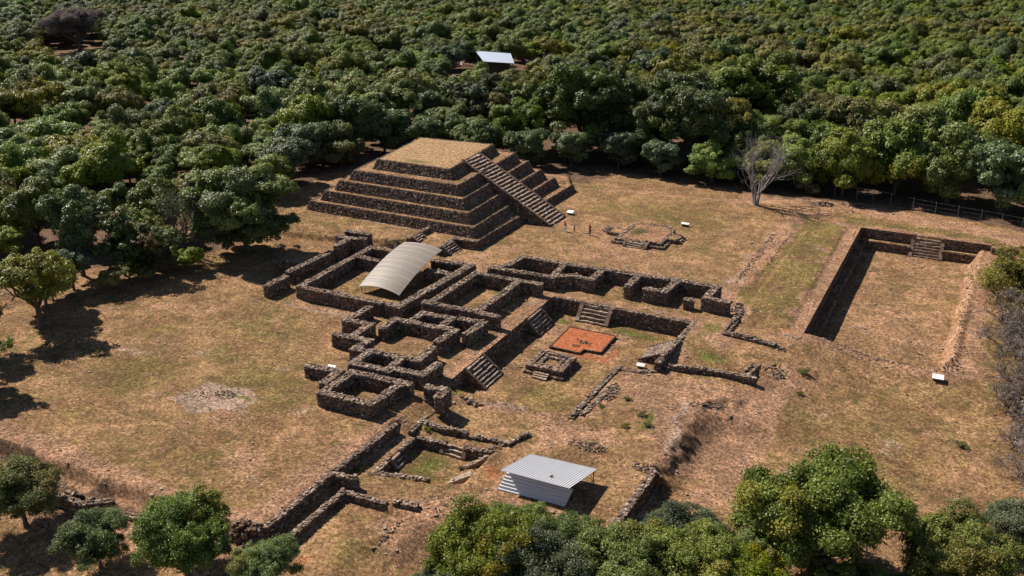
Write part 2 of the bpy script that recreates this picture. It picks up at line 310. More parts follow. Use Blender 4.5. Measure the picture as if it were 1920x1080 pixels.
clay = mx(ell(-36.6, 91.0, 3.2, .9, .9), ell(-35.0, 93.5, .55, 3.2, .85), ell(-37, 88.6, 1, 1.2, .6), ell(-32.5, 58.5, 3.5, 2.2, .5), ell(-34.5, 63.5, .9, 3, .55), ell(-21.5, 92.8, 2.3, .8, .35), ell(-47.8, 103.5, .5, .5, .6), ell(-63, 101.6, .8, 1, .9), ell(-57.5, 128.3, .8, 2, .55), ell(-18, 104, 1.5, 1.3, .4), ell(-2.5, 128, 1.5, 6, .3), ell(-42.3, 47, 1, 1.5, .5), ell(-52, 68, .8, .8, .4))
olive = mx(area([(-25, 104), (-17.7, 104), (-17.7, 146), (-23.6, 146)], 1.5, .85), ell(-6, 84, 8, 10, .75), ell(-8, 72, 5, 4, .5), ell(-10, 125, 5, 8, .45), ell(-72, 78, 9, 7, .6), ell(-62, 66, 9, 8, .7), ell(-76, 62, 8, 9, .6), ell(-82, 72, 6, 4, .5), ell(-70, 70, 6, 3, .7), ell(-78, 54, 10, 2.5, .55), ell(-57, 54, 7, 5, .45),
           ell(-37, 80, 5, 4, .6), ell(-43, 140, 14, 10, .65), ell(-56, 115, 5, 3, .4), ell(-38, 103.4, 7, 1, .5), ell(-41, 63, 4, 4, .8), ell(-20, 152, 9, 2, .5), area([(-18, 148.3), (4, 149), (6, 152), (-18, 151.5)], 1, .7), ell(-55, 73, 5, 3, .3), ell(-69, 94, 3, 5, .7), ell(-53, 95, 2.5, 4, .6), ell(-40, 50, 3.5, 4, .6), ell(-27, 68, 4, 1.2, .35), ell(-72, 88, 7, 2, .4), ell(-80, 92, 6, 4, .6))
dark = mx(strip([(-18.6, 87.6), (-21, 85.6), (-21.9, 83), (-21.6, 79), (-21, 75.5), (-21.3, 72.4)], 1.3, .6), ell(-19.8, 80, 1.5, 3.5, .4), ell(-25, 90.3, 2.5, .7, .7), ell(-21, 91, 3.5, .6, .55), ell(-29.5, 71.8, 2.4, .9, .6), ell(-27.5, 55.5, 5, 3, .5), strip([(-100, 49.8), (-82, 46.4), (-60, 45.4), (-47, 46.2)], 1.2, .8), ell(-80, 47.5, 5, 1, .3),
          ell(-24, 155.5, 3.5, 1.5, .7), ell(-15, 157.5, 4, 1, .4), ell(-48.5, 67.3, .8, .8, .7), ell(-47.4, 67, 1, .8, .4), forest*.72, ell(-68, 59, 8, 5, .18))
pale = mx(area([(-68.3, 59.6), (-67.2, 63.6), (-63.5, 65.2), (-60.9, 63.8), (-61.2, 60.6), (-64.5, 58.6)], 1.2, .8), strip([(-89, 114), (-79, 113.2), (-72, 113)], .7, .7), ell(-72, 106, 4, 3, .4), strip([(-73.5, 84.4), (-61.5, 84.9)], .8, .5), ell(-60.5, 109, 2.5, 1.4, .4), strip([(-21.9, 61), (-21.9, 68.5)], .5, .8),
          strip([(-26.9, 113), (-27.2, 140)], .5, .5), strip([(-22.6, 75), (-22.4, 81), (-23.5, 84)], 1, .7), ell(-48, 131, 3, 2, .3), ell(-34, 118, 1, .7, .55), ell(-38, 116, .8, .5, .5), ell(-41, 116, 1, .5, .5), ell(-80, 66, 5, 1.2, .45), ell(-33, 93.2, .8, 1.5, .4), ell(-39, 75, 3.4, .4, .8), ell(-54.5, 45.6, 5, 1, .5))
def blotch(n, r0, r1, k0, k1, seed):
    g = np.random.default_rng(seed); q = np.zeros(GX.shape)
    for _ in range(n):
        cx, cy = g.uniform(-100, 8), g.uniform(42, 156); rx, ry = g.uniform(r0, r1, 2); i0, i1 = np.searchsorted(gx, [cx-3*rx, cx+3*rx]); j0, j1 = np.searchsorted(gy, [cy-3*ry, cy+3*ry]); sl = (slice(j0, j1), slice(i0, i1))
        q[sl] = np.maximum(q[sl], g.uniform(k0, k1)*np.exp(-(((WX[sl]-cx)/rx)**2+((WY[sl]-cy)/ry)**2)*1.2))
    return q
soil = np.maximum(soil, blotch(170, .5, 3.2, .25, .7, 61)); olive = np.clip(olive*1.25, 0, 1); olive = np.maximum(olive, blotch(110, 1, 5, .3, .75, 62)*(1-soil*.6)); dark = np.maximum(dark, blotch(130, .3, 1.6, .25, .6, 63)); pale = np.maximum(pale, blotch(90, .4, 2.6, .2, .5, 64)); green = np.maximum(green, blotch(90, .3, 1.1, .35, .7, 65)*(1-soil*.5))
inside_patio = inp(GX, GY, PATIO, .3)
mb = MB(); ny, nx = GX.shape; idx = np.arange(ny*nx).reshape(ny, nx)
F = np.stack([idx[:-1, :-1], idx[:-1, 1:], idx[1:, 1:], idx[1:, :-1]], -1).reshape(-1, 4)
mb.add(np.stack([GX, GY, GH], -1).reshape(-1, 3), F)
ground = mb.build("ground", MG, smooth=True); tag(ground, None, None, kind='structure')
def vcol(o, name, a, b_, c):
    at = o.data.attributes.new(name, 'FLOAT_COLOR', 'POINT'); d = np.stack([a.ravel(), b_.ravel(), c.ravel(), np.ones(a.size)], -1).astype(np.float32); at.data.foreach_set("color", d.ravel())
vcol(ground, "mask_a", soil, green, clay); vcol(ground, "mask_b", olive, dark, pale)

# ---------------------------------------------------------------- masonry
def wall_seg(mb, A, B, th, zt, zb, rag=.08, sz=.74, lean=0.0, topt=.0, cap=True):
    A = np.array(A, float); B = np.array(B, float); d = B-A; L = np.hypot(*d); u = d/L; n = np.array([-u[1], u[0]]); ang = math.atan2(u[1], u[0])
    def prof(s): return zt + rag*1.6*(vnoise(A[0]+u[0]*s, A[1]+u[1]*s, 1.7, 11)-.5)
    e = rng.uniform(.02, .06); hw = th/2-.10+rng.uniform(-.012, .012); dz = rng.uniform(-.015, .015)
    k = max(1, int(L/1.2)); ss = np.linspace(-hw*.9, L+hw*.9, k+1)
    for i in range(k):
        s0, s1 = ss[i], ss[i+1]; z0, z1 = float(prof(np.array(s0)))-.11+dz, float(prof(np.array(s1)))-.11+dz
        P = []
        for zz0, zz1, off in ((zb-.15, zb-.15, lean), (z0, z1, 0)):
            for s, sg, z in ((s0, -1, zz0), (s1, -1, zz1), (s1, 1, zz1), (s0, 1, zz0)):
                q = A+u*s+n*sg*(hw+off); P.append((q[0], q[1], z))
        mb.add(np.array(P), BOXF, .1, 1)
    if not cap:
        P = [(A+u*a_+n*b__).tolist()+[zz] for zz in (zt-.12, zt+.015) for a_, b__ in ((-hw, -th/2), (L+hw, -th/2), (L+hw, th/2), (-hw, th/2))]; mb.add(np.array(P), BOXF, .4, 1)
    sL, sH = .40*sz, .25*sz
    Ax0 = rotz(ang)
    if not cap: zt = zt-.14
    hh = zt-zb; nr = max(1, int(round(hh/sH))); C = []; S = []
    for side in (-1, 1):
        for r in range(nr):
            nL = max(1, int((L+th)/sL)); s = (np.arange(nL)+rng.uniform(.2, .8, nL))/nL*(L+th-.1)-th/2+.05
            z = zb+(r+.5+rng.uniform(-.15, .15, nL))*hh/nr; fr = (z-zb)/hh
            off = th/2-.06+rng.normal(0, .025, nL)+lean*(1-fr)
            q = A[None]+u[None]*s[:, None]+n[None]*side*off[:, None]
            C.append(np.column_stack([q, z])); S.append(np.column_stack([rng.uniform(.36, .60, nL)*sL, rng.uniform(.07, .13, nL), rng.uniform(.36, .56, nL)*sH]))
    for end, sg in ((0, -1), (L, 1)):
        for r in range(nr):
            nL = max(2, int(th/sL*1.2)); t = (np.arange(nL)+.5)/nL*th*.85-th*.425
            q = A[None]+u[None]*(end+sg*(th/2-.06))+n[None]*t[:, None]; z = zb+(r+.5+rng.uniform(-.15, .15, nL))*hh/nr
            C.append(np.column_stack([q, z])); S.append(np.column_stack([rng.uniform(.07, .13, nL), rng.uniform(.4, .55, nL)*th*.85/nL, rng.uniform(.36, .56, nL)*sH]))
    C = np.concatenate(C); S = np.concatenate(S)
    stones(mb, C, S, Ax0[None]@rots(len(C), .09))
    if not cap: return
    nt_ = int((L+th)*th/(.085*sz*sz)); s = rng.uniform(-th/2+.05, L+th/2-.05, nt_); t = rng.uniform(-1, 1, nt_)*(th/2-.05)
    q = A[None]+u[None]*s[:, None]+n[None]*t[:, None]; z = prof(s)-.075+rng.normal(0, .04, nt_)
    h = np.column_stack([rng.uniform(.10, .22, nt_), rng.uniform(.09, .17, nt_), rng.uniform(.07, .12, nt_)])*sz*1.12
    stones(mb, np.column_stack([q, z]), h, rotz(rng.uniform(0, 3.14, nt_))@rots(nt_, .18), np.clip(rng.normal(.60+topt, .2, nt_), 0, 1))
def wall(name, label, polys, th, zt, zb, group="ruined stone walls", cat="wall", mat=None, k2=None, **k):
    mb = MB()
    for P in polys:
        for a, b in zip(P[:-1], P[1:]): wall_seg(mb, a, b, th, zt, zb, **k)
    o = mb.build(name, [mat or MS, k2 or ME]); tag(o, label, cat, group); return o
WALLS = [
 ("short thick wall at the western edge, alone on the lawn", [[(-77.4, 85.1), (-77.4, 88.2)]], .9, 1.6, 0, .2),
 ("short wall north of the lone western stub, end block in sunlight", [[(-78.2, 90.2), (-78.1, 93.3)]], .9, 1.6, 0, .12),
 ("shaded wall running toward the big dark tree, with a side arm", [[(-78.15, 94.1), (-77.95, 98.4)], [(-81.8, 93.3), (-79, 93.3)]], .9, 1.6, 0, .15),
 ("tall zigzag block of walls left of the terrace grass, near the big tree", [[(-79.8, 105.3), (-76.6, 105.4)], [(-79.7, 103.0), (-78.0, 102.6), (-75.9, 103.4)], [(-77.8, 102.6), (-77.5, 99.6)]], .9, 2.3, .2, .15),
 ("long walls framing the west side of the court under the curved roof", [[(-61.8, 86.7), (-72.6, 86.4), (-73.6, 86.6), (-74.0, 102.5), (-70.4, 102.5)], [(-73.4, 98.7), (-69.8, 98.4)]], .86, 1.65, 0, .12),
 ("long straight double wall closing the east side of the roofed court", [[(-60.3, 86.75), (-59.2, 86.7), (-58.3, 102.5), (-63.4, 102.1)], [(-59.2, 98.7), (-62.3, 98.5)]], 1.0, 1.65, 0, .12),
 ("rectangular room walls between the roofed court and the sunken patio", [[(-47.6, 89.4), (-57.0, 89.3), (-56.5, 89.7), (-56.3, 100.4), (-47.5, 100.6)], [(-50.2, 100.3), (-50.1, 95.3)], [(-50.1, 94.2), (-50.2, 90.0)]], .86, 1.65, 0, .12),
 ("long zigzag wall with many corners along the west lawn", [[(-62.4, 85.0), (-62.4, 80.9), (-59.4, 81.2), (-59.3, 77.7)], [(-61.2, 77.3), (-57.1, 77.5), (-57.2, 75.1), (-54.3, 75.5)], [(-55.3, 75.3), (-55.3, 72.3), (-51.1, 72.4), (-51.4, 75.6)], [(-53.2, 75.6), (-51.4, 75.7), (-49.7, 75.9), (-49.9, 79.0)]], .86, 1.5, 0, .12),
 ("L-shaped wall beside the top of the southern patio stairs", [[(-50.7, 73.1), (-47.5, 73.3), (-47.4, 76.0)]], .86, 1.5, 0, .12),
 ("crooked interlocking walls forming small alcoves in the middle of the palace", [[(-57.6, 81.1), (-57.6, 83.7), (-54.8, 83.9)], [(-55.6, 84.1), (-55.8, 86.6), (-52.0, 86.8), (-51.8, 84.0), (-53.6, 83.8)], [(-51.8, 84.0), (-50.0, 84.0), (-50.2, 80.8)]], .86, 1.5, 0, .12),
 ("hook-shaped wall next to the path above the patio", [[(-50.9, 87.2), (-48.2, 87.4), (-48.4, 84.0)]], .86, 1.5, 0, .12),
 ("walls of the small square room at the southwest corner of the palace", [[(-47.8, 71.0), (-54.2, 70.6), (-54.2, 65.7), (-48.8, 65.9), (-48.6, 67.4)], [(-48.4, 70.8), (-48.6, 68.5)]], .86, 1.45, 0, .12),
 ("low bent wall by the white plaque outside the square room", [[(-59.3, 70.1), (-55.8, 70.5), (-55.7, 67.9)]], .86, 1.25, 0, .12),
 ("small corner wall left of the southern patio corner", [[(-45.5, 71.3), (-43.7, 71.4), (-43.6, 70.2)]], .85, 1.5, -.3, .2),
 ("row of room walls along the north edge of the patio", [[(-46.9, 103.3), (-55.4, 103.0), (-54.0, 104.8), (-53.6, 108.6), (-47.8, 108.5), (-42.1, 108.9), (-37.4, 109.2), (-27.4, 109.8), (-27.6, 105.6), (-25.1, 105.5)], [(-47.5, 108.2), (-46.95, 103.8), (-44.7, 105.4)], [(-43.8, 104.9), (-42.2, 104.9), (-42.3, 108.6)], [(-37.4, 108.8), (-37.3, 104.9)], [(-34.8, 105.0), (-32.7, 105.2), (-32.5, 108.9)]], .86, 1.7, 0, .13),
 ("free-standing stone pillar stub near the east end of the room row", [[(-29.7, 105.0), (-29.35, 105.1)]], .85, 1.3, 0, .1),
]
for lab, pl, th, zt, zb, rg in WALLS: wall("stone_wall", lab, pl, th, zt, zb, rag=rg)
G2 = "retaining walls"
wall("retaining_wall", "dark high wall holding up the west side of the sunken patio", [[(-46.05, 75.9), (-46.05, 101.2)]], .55, .03, -2.0, G2, rag=.0, cap=False, k2=MRIM)
wall("retaining_wall", "wall holding up the north side of the sunken patio", [[(-45.7, 101.3), (-28.0, 101.3)]], .55, .06, -2.0, G2, rag=.05, topt=-.05)
wall("retaining_wall", "crumbling low wall along the east rim of the sunken patio", [[(-27.75, 100.9), (-27.8, 97), (-28.0, 93), (-28.1, 89.6)]], .55, .04, -2.0, G2, rag=.14)
wall("retaining_wall", "ragged wall stepping round the southeast corner of the patio", [[(-28.1, 89.5), (-29.5, 88.5), (-32.0, 88.25), (-32.3, 84), (-32.25, 76.2)]], .55, -.92, -2.0, G2, rag=.16)
wall("rubble_wall", "collapsed stone wall parallel to the southeast patio wall", [[(-31.1, 84.8), (-31.3, 80.5), (-31.6, 77.2)]], .5, -1.0, -1.5, G2, rag=.3)
wall("rubble_wall", "low dark rubble wall crossing the bare ground below the green lawn patch", [[(-28.3, 90.4), (-25.4, 90.9), (-21.6, 91.7), (-18.2, 91.9)]], .5, -.55, -1.2, G2, rag=.35)
wall("rubble_wall", "short rubble spur rising toward the ball court corner", [[(-19.2, 92.6), (-18.6, 96.4)]], .8, -.55, -1.2, G2, rag=.5)
wall("retaining_wall", "long sunlit-topped wall stepping down the south edge of the west lawn", [[(-45.95, 65.7), (-46.2, 57.0)], [(-46.2, 55.9), (-46.15, 47.7)], [(-46.1, 56.2), (-43.9, 56.5)]], .5, .04, -1.1, G2, rag=.1)
wall("retaining_wall", "dark trench wall in the lawn bank near the bottom left corner", [[(-66.2, 43.7), (-62.4, 43.6), (-60.5, 45.0)]], .5, -.35, -1.9, G2, rag=.25)
wall("rubble_wall", "low broken wall at the foot of the lawn bank above the bottom left trees", [[(-58.6, 44.8), (-55.9, 45.1), (-52.3, 46.7), (-47.6, 47.0)]], .5, -.95, -2.0, G2, rag=.35)
wall("retaining_wall", "angled low wall around the lower grass field", [[(-40.4, 55.7), (-44.45, 55.45), (-44.55, 48.2)]], .5, -.85, -1.8, G2, rag=.1)
wall("stone_wall", "short isolated wall block right of the lower grass field", [[(-39.3, 56.1), (-37.9, 56.4)]], .65, -.6, -1.6, G2, rag=.1)
wall("retaining_wall", "cross-shaped low walls south of the patio corner", [[(-44.5, 70.3), (-44.6, 68.2), (-42.2, 68.0), (-39.7, 68.25)], [(-44.5, 67.9), (-44.45, 66.3)]], .5, -.45, -1.2, G2, rag=.2)
wall("retaining_wall", "low curved wall bordering the ochre grass south of the patio", [[(-38.7, 68.4), (-35.5, 68.9), (-34.6, 71.2)]], .45, -.75, -1.2, G2, rag=.25)
wall("retaining_wall", "rim wall of the little sunken courtyard, split by two stairs", [[(-41.0, 66.45), (-44.0, 66.2), (-43.95, 63.6)], [(-38.7, 66.6), (-36.3, 67.0)], [(-43.95, 61.6), (-44.0, 59.2)], [(-44, 59.2), (-41.5, 59.9), (-39.2, 60.5)]], .45, -1.0, -2.1, G2, rag=.1, sz=.85)
wall("retaining_wall", "wall of the deep trench right of the metal shed", [[(-21.9, 70.4), (-22.1, 60.8)]], .6, -.95, -2.9, G2, rag=.1)
wall("retaining_wall", "high shadowed wall of the sunken ball court, west side", [[(-16.1, 103.0), (-16.1, 147.3)]], .9, .02, -3.0, G2, rag=.0, mat=MSP, cap=False, k2=MRIM)
wall("stone_wall", "dark notch wall at the southwest corner of the ball court", [[(-17.5, 102.5), (-16.2, 102.5)]], .6, .0, -1.9, G2, rag=.1)
wall("retaining_wall", "upper and lower walls at the north end of the ball court, left of its stairs", [[(-15.7, 147.5), (-8.2, 147.5)]], .6, .03, -3.0, G2, rag=.0, mat=MSP, cap=False, k2=MRIM)
wall("retaining_wall", "north end walls of the ball court, right of its stairs", [[(-4.0, 147.5), (2.6, 147.5), (2.7, 146.2)]], .6, .03, -3.0, G2, rag=.0, mat=MSP, cap=False, k2=MRIM)
wall("rubble_wall", "corner of tumbled stones bounding the grass strip beside the ball court", [[(-23.4, 107.0), (-23.5, 99.9), (-18.0, 99.3)], [(-23.3, 107.0), (-21.6, 107.4)]], .7, .32, -.1, G2, rag=.45)
wall("retaining_wall", "wall at the edge of the raised terrace beside the small stairs", [[(-71.15, 107.6), (-71.15, 112.8)]], .5, 1.85, 1.0, G2, rag=.05)
wall("retaining_wall", "terrace wall joining the low stairs to the pyramid platform", [[(-66.3, 107.7), (-66.3, 112.0), (-62.9, 112.2)]], .45, 1.22, -.1, G2, rag=.05)
# ledges in the ball court
for nm, c, h, lab in (("stone_ledge", (-12.1, 146.75, -2.25), (3.7, .6, .75), "stone bench along the north wall of the ball court, left of the stairs"), ("stone_ledge", (-.85, 146.75, -2.25), (3.1, .6, .75), "stone bench along the north wall of the ball court, right of the stairs"), ("stone_ledge", (-15.2, 125, -2.4), (.55, 20.8, .6), "long shaded bench at the foot of the ball court west wall")):
    mb = MB(); box(mb, c, (h[0]-.05, h[1]-.08, h[2]), 0, .4, 1); vert = h[1] > h[0]
    L = 2*max(h[0], h[1]); n = int(L/.38)
    for r in range(6):
        s = (np.arange(n)+rng.uniform(.3, .7, n))/n*L-L/2; z = c[2]-h[2]+(r+.5)*.24+0*s
        if vert: C = np.column_stack([c[0]+h[0]-.03+0*s, c[1]+s, z]); S = np.column_stack([rng.uniform(.08, .12, n), rng.uniform(.14, .22, n), rng.uniform(.09, .13, n)])
        else: C = np.column_stack([c[0]+s, c[1]-h[1]+.03+0*s, z]); S = np.column_stack([rng.uniform(.14, .22, n), rng.uniform(.08, .12, n), rng.uniform(.09, .13, n)])
        stones(mb, C, S, rots(n, .05))
    tag(mb.build(nm, [MSP, MLED]), lab, "stone bench", "benches in the ball court")

# ---------------------------------------------------------------- stairs
def steps_mesh(mb, n, run, rise, width, mat=0, blk=.55):
    """descends along +x from x=0,z=0; width along y (0..width)"""
    for i in range(n):
        x0, x1 = i*run, (i+1)*run; zt = -(i+.35)*rise
        box(mb, ((x0+x1)/2-.04, width/2, zt-rise*.9-.04), ((x1-x0)/2+.02, width/2-.01*(i % 3), rise*.9), 0, .25, 1)
        k = max(1, int(width/blk)); e = np.sort(np.concatenate([[0, width], rng.uniform(0, width, k-1)])) if False else np.linspace(0, width, k+1)+np.r_[0, rng.uniform(-.12, .12, k-1), 0]
        c = np.column_stack([np.full(k, x0+run*.62)+rng.normal(0, .03, k), (e[1:]+e[:-1])/2, zt-rise*.32+rng.normal(0, .02, k)])
        h = np.column_stack([np.full(k, run*.42)*rng.uniform(.85, 1.1, k), (e[1:]-e[:-1])/2*.97, np.full(k, rise*.36)])
        stones(mb, c, h, rots(k, .04), np.clip(rng.normal(.55, .15, k), 0, 1), .1)
def stair_thing(name, label, loc, rz, n, run, rise, width, bw=.35, group="stone staircases", parent=None, bal=True):
    r = empty(name, loc, rz)
    if parent: r.parent = parent
    else: tag(r, label, "staircase", group)
    m = MB(); steps_mesh(m, n, run, rise, width); m.build("steps", [MST, ME], r)
    if bal:
        for y0 in (-bw, width):
            m = MB(); L = n*run; H = n*rise; k = max(2, int(math.hypot(L, H)/.45))
            hexa(m, [(-.1, y0+.03, -H-.3), (L+.05, y0+.03, -H-.3), (L+.05, y0+bw-.03, -H-.3), (-.1, y0+bw-.03, -H-.3), (-.1, y0+.03, .02), (L+.05, y0+.03, -H+.12), (L+.05, y0+bw-.03, -H+.12), (-.1, y0+bw-.03, .02)], .3, 0)
            t = (np.arange(k)+.5)/k; a = math.atan2(H, L); A = np.zeros((k, 3, 3)); A[:] = np.array([[math.cos(a), 0, math.sin(a)], [0, 1, 0], [-math.sin(a), 0, math.cos(a)]])
            stones(m, np.column_stack([t*L, np.full(k, y0+bw/2), .03-t*(H-.08)]), np.column_stack([np.full(k, math.hypot(L, H)/k*.48), np.full(k, bw*.5), np.full(k, .13)]), A@rots(k, .05), np.clip(rng.normal(.45, .15, k), 0, 1), .12)
            for j in range(int(max(L/.4, 1))):   # side facing
                s = (j+.5)*L/max(1, int(L/.4)); hz = H*(1-s/L)
                q = max(1, int(hz/.26)); z = -H+(np.arange(q)+.5)/q*hz
                for yy in (y0+.02, y0+bw-.02):
                    stones(m, np.column_stack([np.full(q, s), np.full(q, yy), z]), np.column_stack([rng.uniform(.14, .2, q), np.full(q, .06), rng.uniform(.09, .13, q)]), rots(q, .06))
            m.build("balustrade", [MSP, ME], r)
    return r
stair_thing("stone_staircase", "northern of the two stairs on the dark west side of the sunken patio", (-45.85, 93.6, .02), 0, 6, .32, .32, 3.6)
stair_thing("stone_staircase", "southern, larger stairs on the west side of the sunken patio", (-45.85, 79.0, .02), 0, 7, .36, .275, 3.6)
stair_thing("stone_staircase", "stairs descending the north wall of the sunken patio", (-41.5, 101.2, .03), -math.pi/2, 5, .34, .385, 3.3, bw=.5)
stair_thing("stone_staircase", "eight-step stairs down the north wall of the ball court", (-7.9, 147.7, .02), -math.pi/2, 8, .25, .365, 3.6, bw=.5)
stair_thing("stone_staircase", "low stairs beside the curved roof leading down to the plaza", (-66.2, 108.2, 1.22), 0, 5, .33, .26, 2.7, bw=.15)
stair_thing("stone_staircase", "tiny stairs cut into the raised terrace edge behind the curved roof", (-71.0, 108.2, 1.85), 0, 3, .35, .22, 1.9, bw=.25)
stair_thing("stone_staircase", "small northern stairs into the little sunken courtyard", (-40.8, 66.75, -1.02), -math.pi/2, 3, .28, .32, 1.9, bw=.4)
stair_thing("stone_staircase", "small western stairs into the little sunken courtyard", (-44.0, 61.9, -1.02), 0, 3, .28, .32, 1.4, bw=.35)

# ---------------------------------------------------------------- pyramid
pyr = empty("stepped_pyramid", (-79, 128, 1.2))
tag(pyr, "large five-tiered stone pyramid with one broad stairway and flat grassy top", "pyramid")
def world_part(o, root):                      # mesh coords are in world space
    o.parent = root; o.matrix_parent_inverse = Matrix.Translation(-Vector(root.location)); return o
BQ = np.array([(-93.9, 113.3), (-63.6, 113.1), (-64.3, 143.8), (-95.6, 143.8)])
TQ = np.array([(-85.3, 121.2), (-72.2, 121.2), (-73.9, 138.2), (-87.4, 137.0)])
ZB, ZT = 1.1, 8.4
def slope_face(m, A0, A1, B0, B1, z0, z1, sz=.68):
    """A0,A1 bottom, B0,B1 top"""
    L = np.linalg.norm(A1-A0); H = math.hypot(np.linalg.norm((B0+B1)/2-(A0+A1)/2), z1-z0); nr = max(2, int(H/(.27*sz))); C = []; S = []
    u = (A1-A0)/L; nrm = np.array([u[1], -u[0], 0.]); run = np.dot((A0+A1)/2-(B0+B1)/2, nrm[:2]); up = np.array([-nrm[0]*run, -nrm[1]*run, z1-z0]); up /= np.linalg.norm(up)
    U = np.array([u[0], u[1], 0]); nn = np.cross(U, up)
    for r in range(nr):
        f = (r+.5)/nr; P0 = A0+(B0-A0)*f; P1 = A1+(B1-A1)*f; l = np.linalg.norm(P1-P0); n = max(1, int(l/(.40*sz)))
        t = (np.arange(n)+rng.uniform(.2, .8, n))/n; q = P0[None]+(P1-P0)[None]*t[:, None]; z = z0+(z1-z0)*f+rng.uniform(-.04, .04, n)
        C.append(np.column_stack([q, z])+nn*rng.uniform(-.06, .07, n)[:, None]); S.append(np.column_stack([rng.uniform(.13, .24, n), rng.uniform(.09, .15, n), rng.uniform(.10, .15, n)])*sz)
    C = np.concatenate(C); S = np.concatenate(S); S = S[:, [0, 1, 2]]
    A = np.zeros((len(C), 3, 3)); A[:] = np.column_stack([U, up, nn]); S = S[:, [0, 2, 1]]
    stones(m, C, S, A@rots(len(C), .1), jit=.25)
def tier(m, Q0, Q1, z0, z1, full=True):
    P = [(q[0], q[1], z0) for q in Q0]+[(q[0], q[1], z1-.02) for q in Q1]
    m.add(np.array(P), BOXF[[0, 2, 3, 4, 5]], .3, 0); m.add(np.array(P)[4:], [[0, 1, 2, 3]], .3, 1)
    for i in range(4): slope_face(m, Q0[i], Q0[(i+1) % 4], Q1[i], Q1[(i+1) % 4], z0, z1)
    for i in range(4):   # coping stones
        a, b_ = Q1[i], Q1[(i+1) % 4]; l = np.linalg.norm(b_-a); n = int(l/.42); t = (np.arange(n)+.5)/n; q = a[None]+(b_-a)[None]*t[:, None]
        ang = math.atan2(b_[1]-a[1], b_[0]-a[0]); inward = np.array([-math.sin(ang), math.cos(ang)])
        stones(m, np.column_stack([q+inward*.10, np.full(n, z1-.02)+rng.normal(0, .025, n)]), np.column_stack([rng.uniform(.12, .2, n), rng.uniform(.06, .12, n), rng.uniform(.05, .08, n)]), rotz(ang)@rots(n, .1), np.clip(rng.normal(.42, .2, n), 0, 1))
lv = lambda f: BQ+(TQ-BQ)*f
m = MB(); PB = np.array([(-66.5, 111.7), (-62.4, 111.7), (-62.1, 145.9), (-66.5, 145.9)]); PT = np.array([(-66.5, 112.2), (-62.8, 112.2), (-62.5, 145.4), (-66.5, 145.4)])
tier(m, PB, PT, -.15, 1.18); world_part(m.build("base_platform", [MSP, MLED]), pyr)
for k in range(5):
    f0 = k/5; f1 = f0+.2*.36; z0 = ZB+(ZT-ZB)*k/5-.05; z1 = ZB+(ZT-ZB)*(k+1)/5
    Q0, Q1 = lv(f0), lv(f1)
    if k == 4: Q1 = TQ; Q0 = TQ+(lv(.8)-TQ)*.40
    m = MB(); tier(m, Q0, Q1, z0, z1); world_part(m.build("tier", [MSP, MLED]), pyr)
# summit turf
m = MB(); nn = 24; uu, vv = np.meshgrid(np.linspace(.02, .98, nn), np.linspace(.02, .98, nn)); T = (TQ[0]*((1-uu)*(1-vv))[..., None]+TQ[1]*(uu*(1-vv))[..., None]+TQ[2]*(uu*vv)[..., None]+TQ[3]*((1-uu)*vv)[..., None])
edge = np.minimum.reduce([uu, 1-uu, vv, 1-vv]); Z = ZT+.03+.10*sm(edge, 0, .15)+.05*(vnoise(T[..., 0], T[..., 1], 1.5, 5)-.5)
ii = np.arange(nn*nn).reshape(nn, nn); m.add(np.dstack([T, Z]).reshape(-1, 3), np.stack([ii[:-1, :-1], ii[:-1, 1:], ii[1:, 1:], ii[1:, :-1]], -1).reshape(-1, 4))
MTOP, ntt, bb = newmat("summit_grass", .95, .1); pos = N(ntt, "ShaderNodeNewGeometry").outputs["Position"]; f_ = noise(ntt, pos, 2.6, 6, .75); g_ = noise(ntt, pos, .5, 4, .6)
g2_ = noise(ntt, pos, 7, 5, .8); cc = mix(ntt, mrange(ntt, f_, .38, .62), (.17, .098, .045), (.46, .305, .165)); cc = mix(ntt, mrange(ntt, g2_, .38, .62), mix(ntt, 1.0, cc, (.62, .6, .58), 'MULTIPLY'), mix(ntt, 1.0, cc, (1.25, 1.22, 1.2), 'MULTIPLY')); cc = mix(ntt, mrange(ntt, noise(ntt, pos, 1.6, 3, .6), .60, .68, 0, .6), cc, (.11, .07, .035)); cc = mix(ntt, mrange(ntt, g_, .55, .75, 0, .5), cc, (.22, .15, .07))
gm = attr(ntt, "green"); cc = mix(ntt, mrange(ntt, math_(ntt, 'ADD', gm.outputs["Fac"], math_(ntt, 'MULTIPLY_ADD', f_, 1.2, -.6)), .35, .7, 0, .85), cc, (.10, .115, .03)); ln(ntt, cc, bb.inputs["Base Color"]); bump(ntt, bb, f_, .15)
o = m.build("summit_turf", MTOP, smooth=True); a = o.data.attributes.new("green", 'FLOAT', 'POINT'); gv = .75*np.exp(-(((T[..., 0]+79)/3.2)**2+((T[..., 1]-122.6)/.9)**2)); a.data.foreach_set("value", gv.ravel()); world_part(o, pyr)
# main stairway
st = stair_thing("staircase", None, (0, 0, 0), 0, 26, 15.4/26, 8.42/26, 4.7, bw=.45)
st.parent = pyr; st.location = Vector((-73.2, 126.8, 8.5))-Vector(pyr.location); st.rotation_euler = (0, 0, R_(-1.0))
for k_ in list(st.keys()): del st[k_]

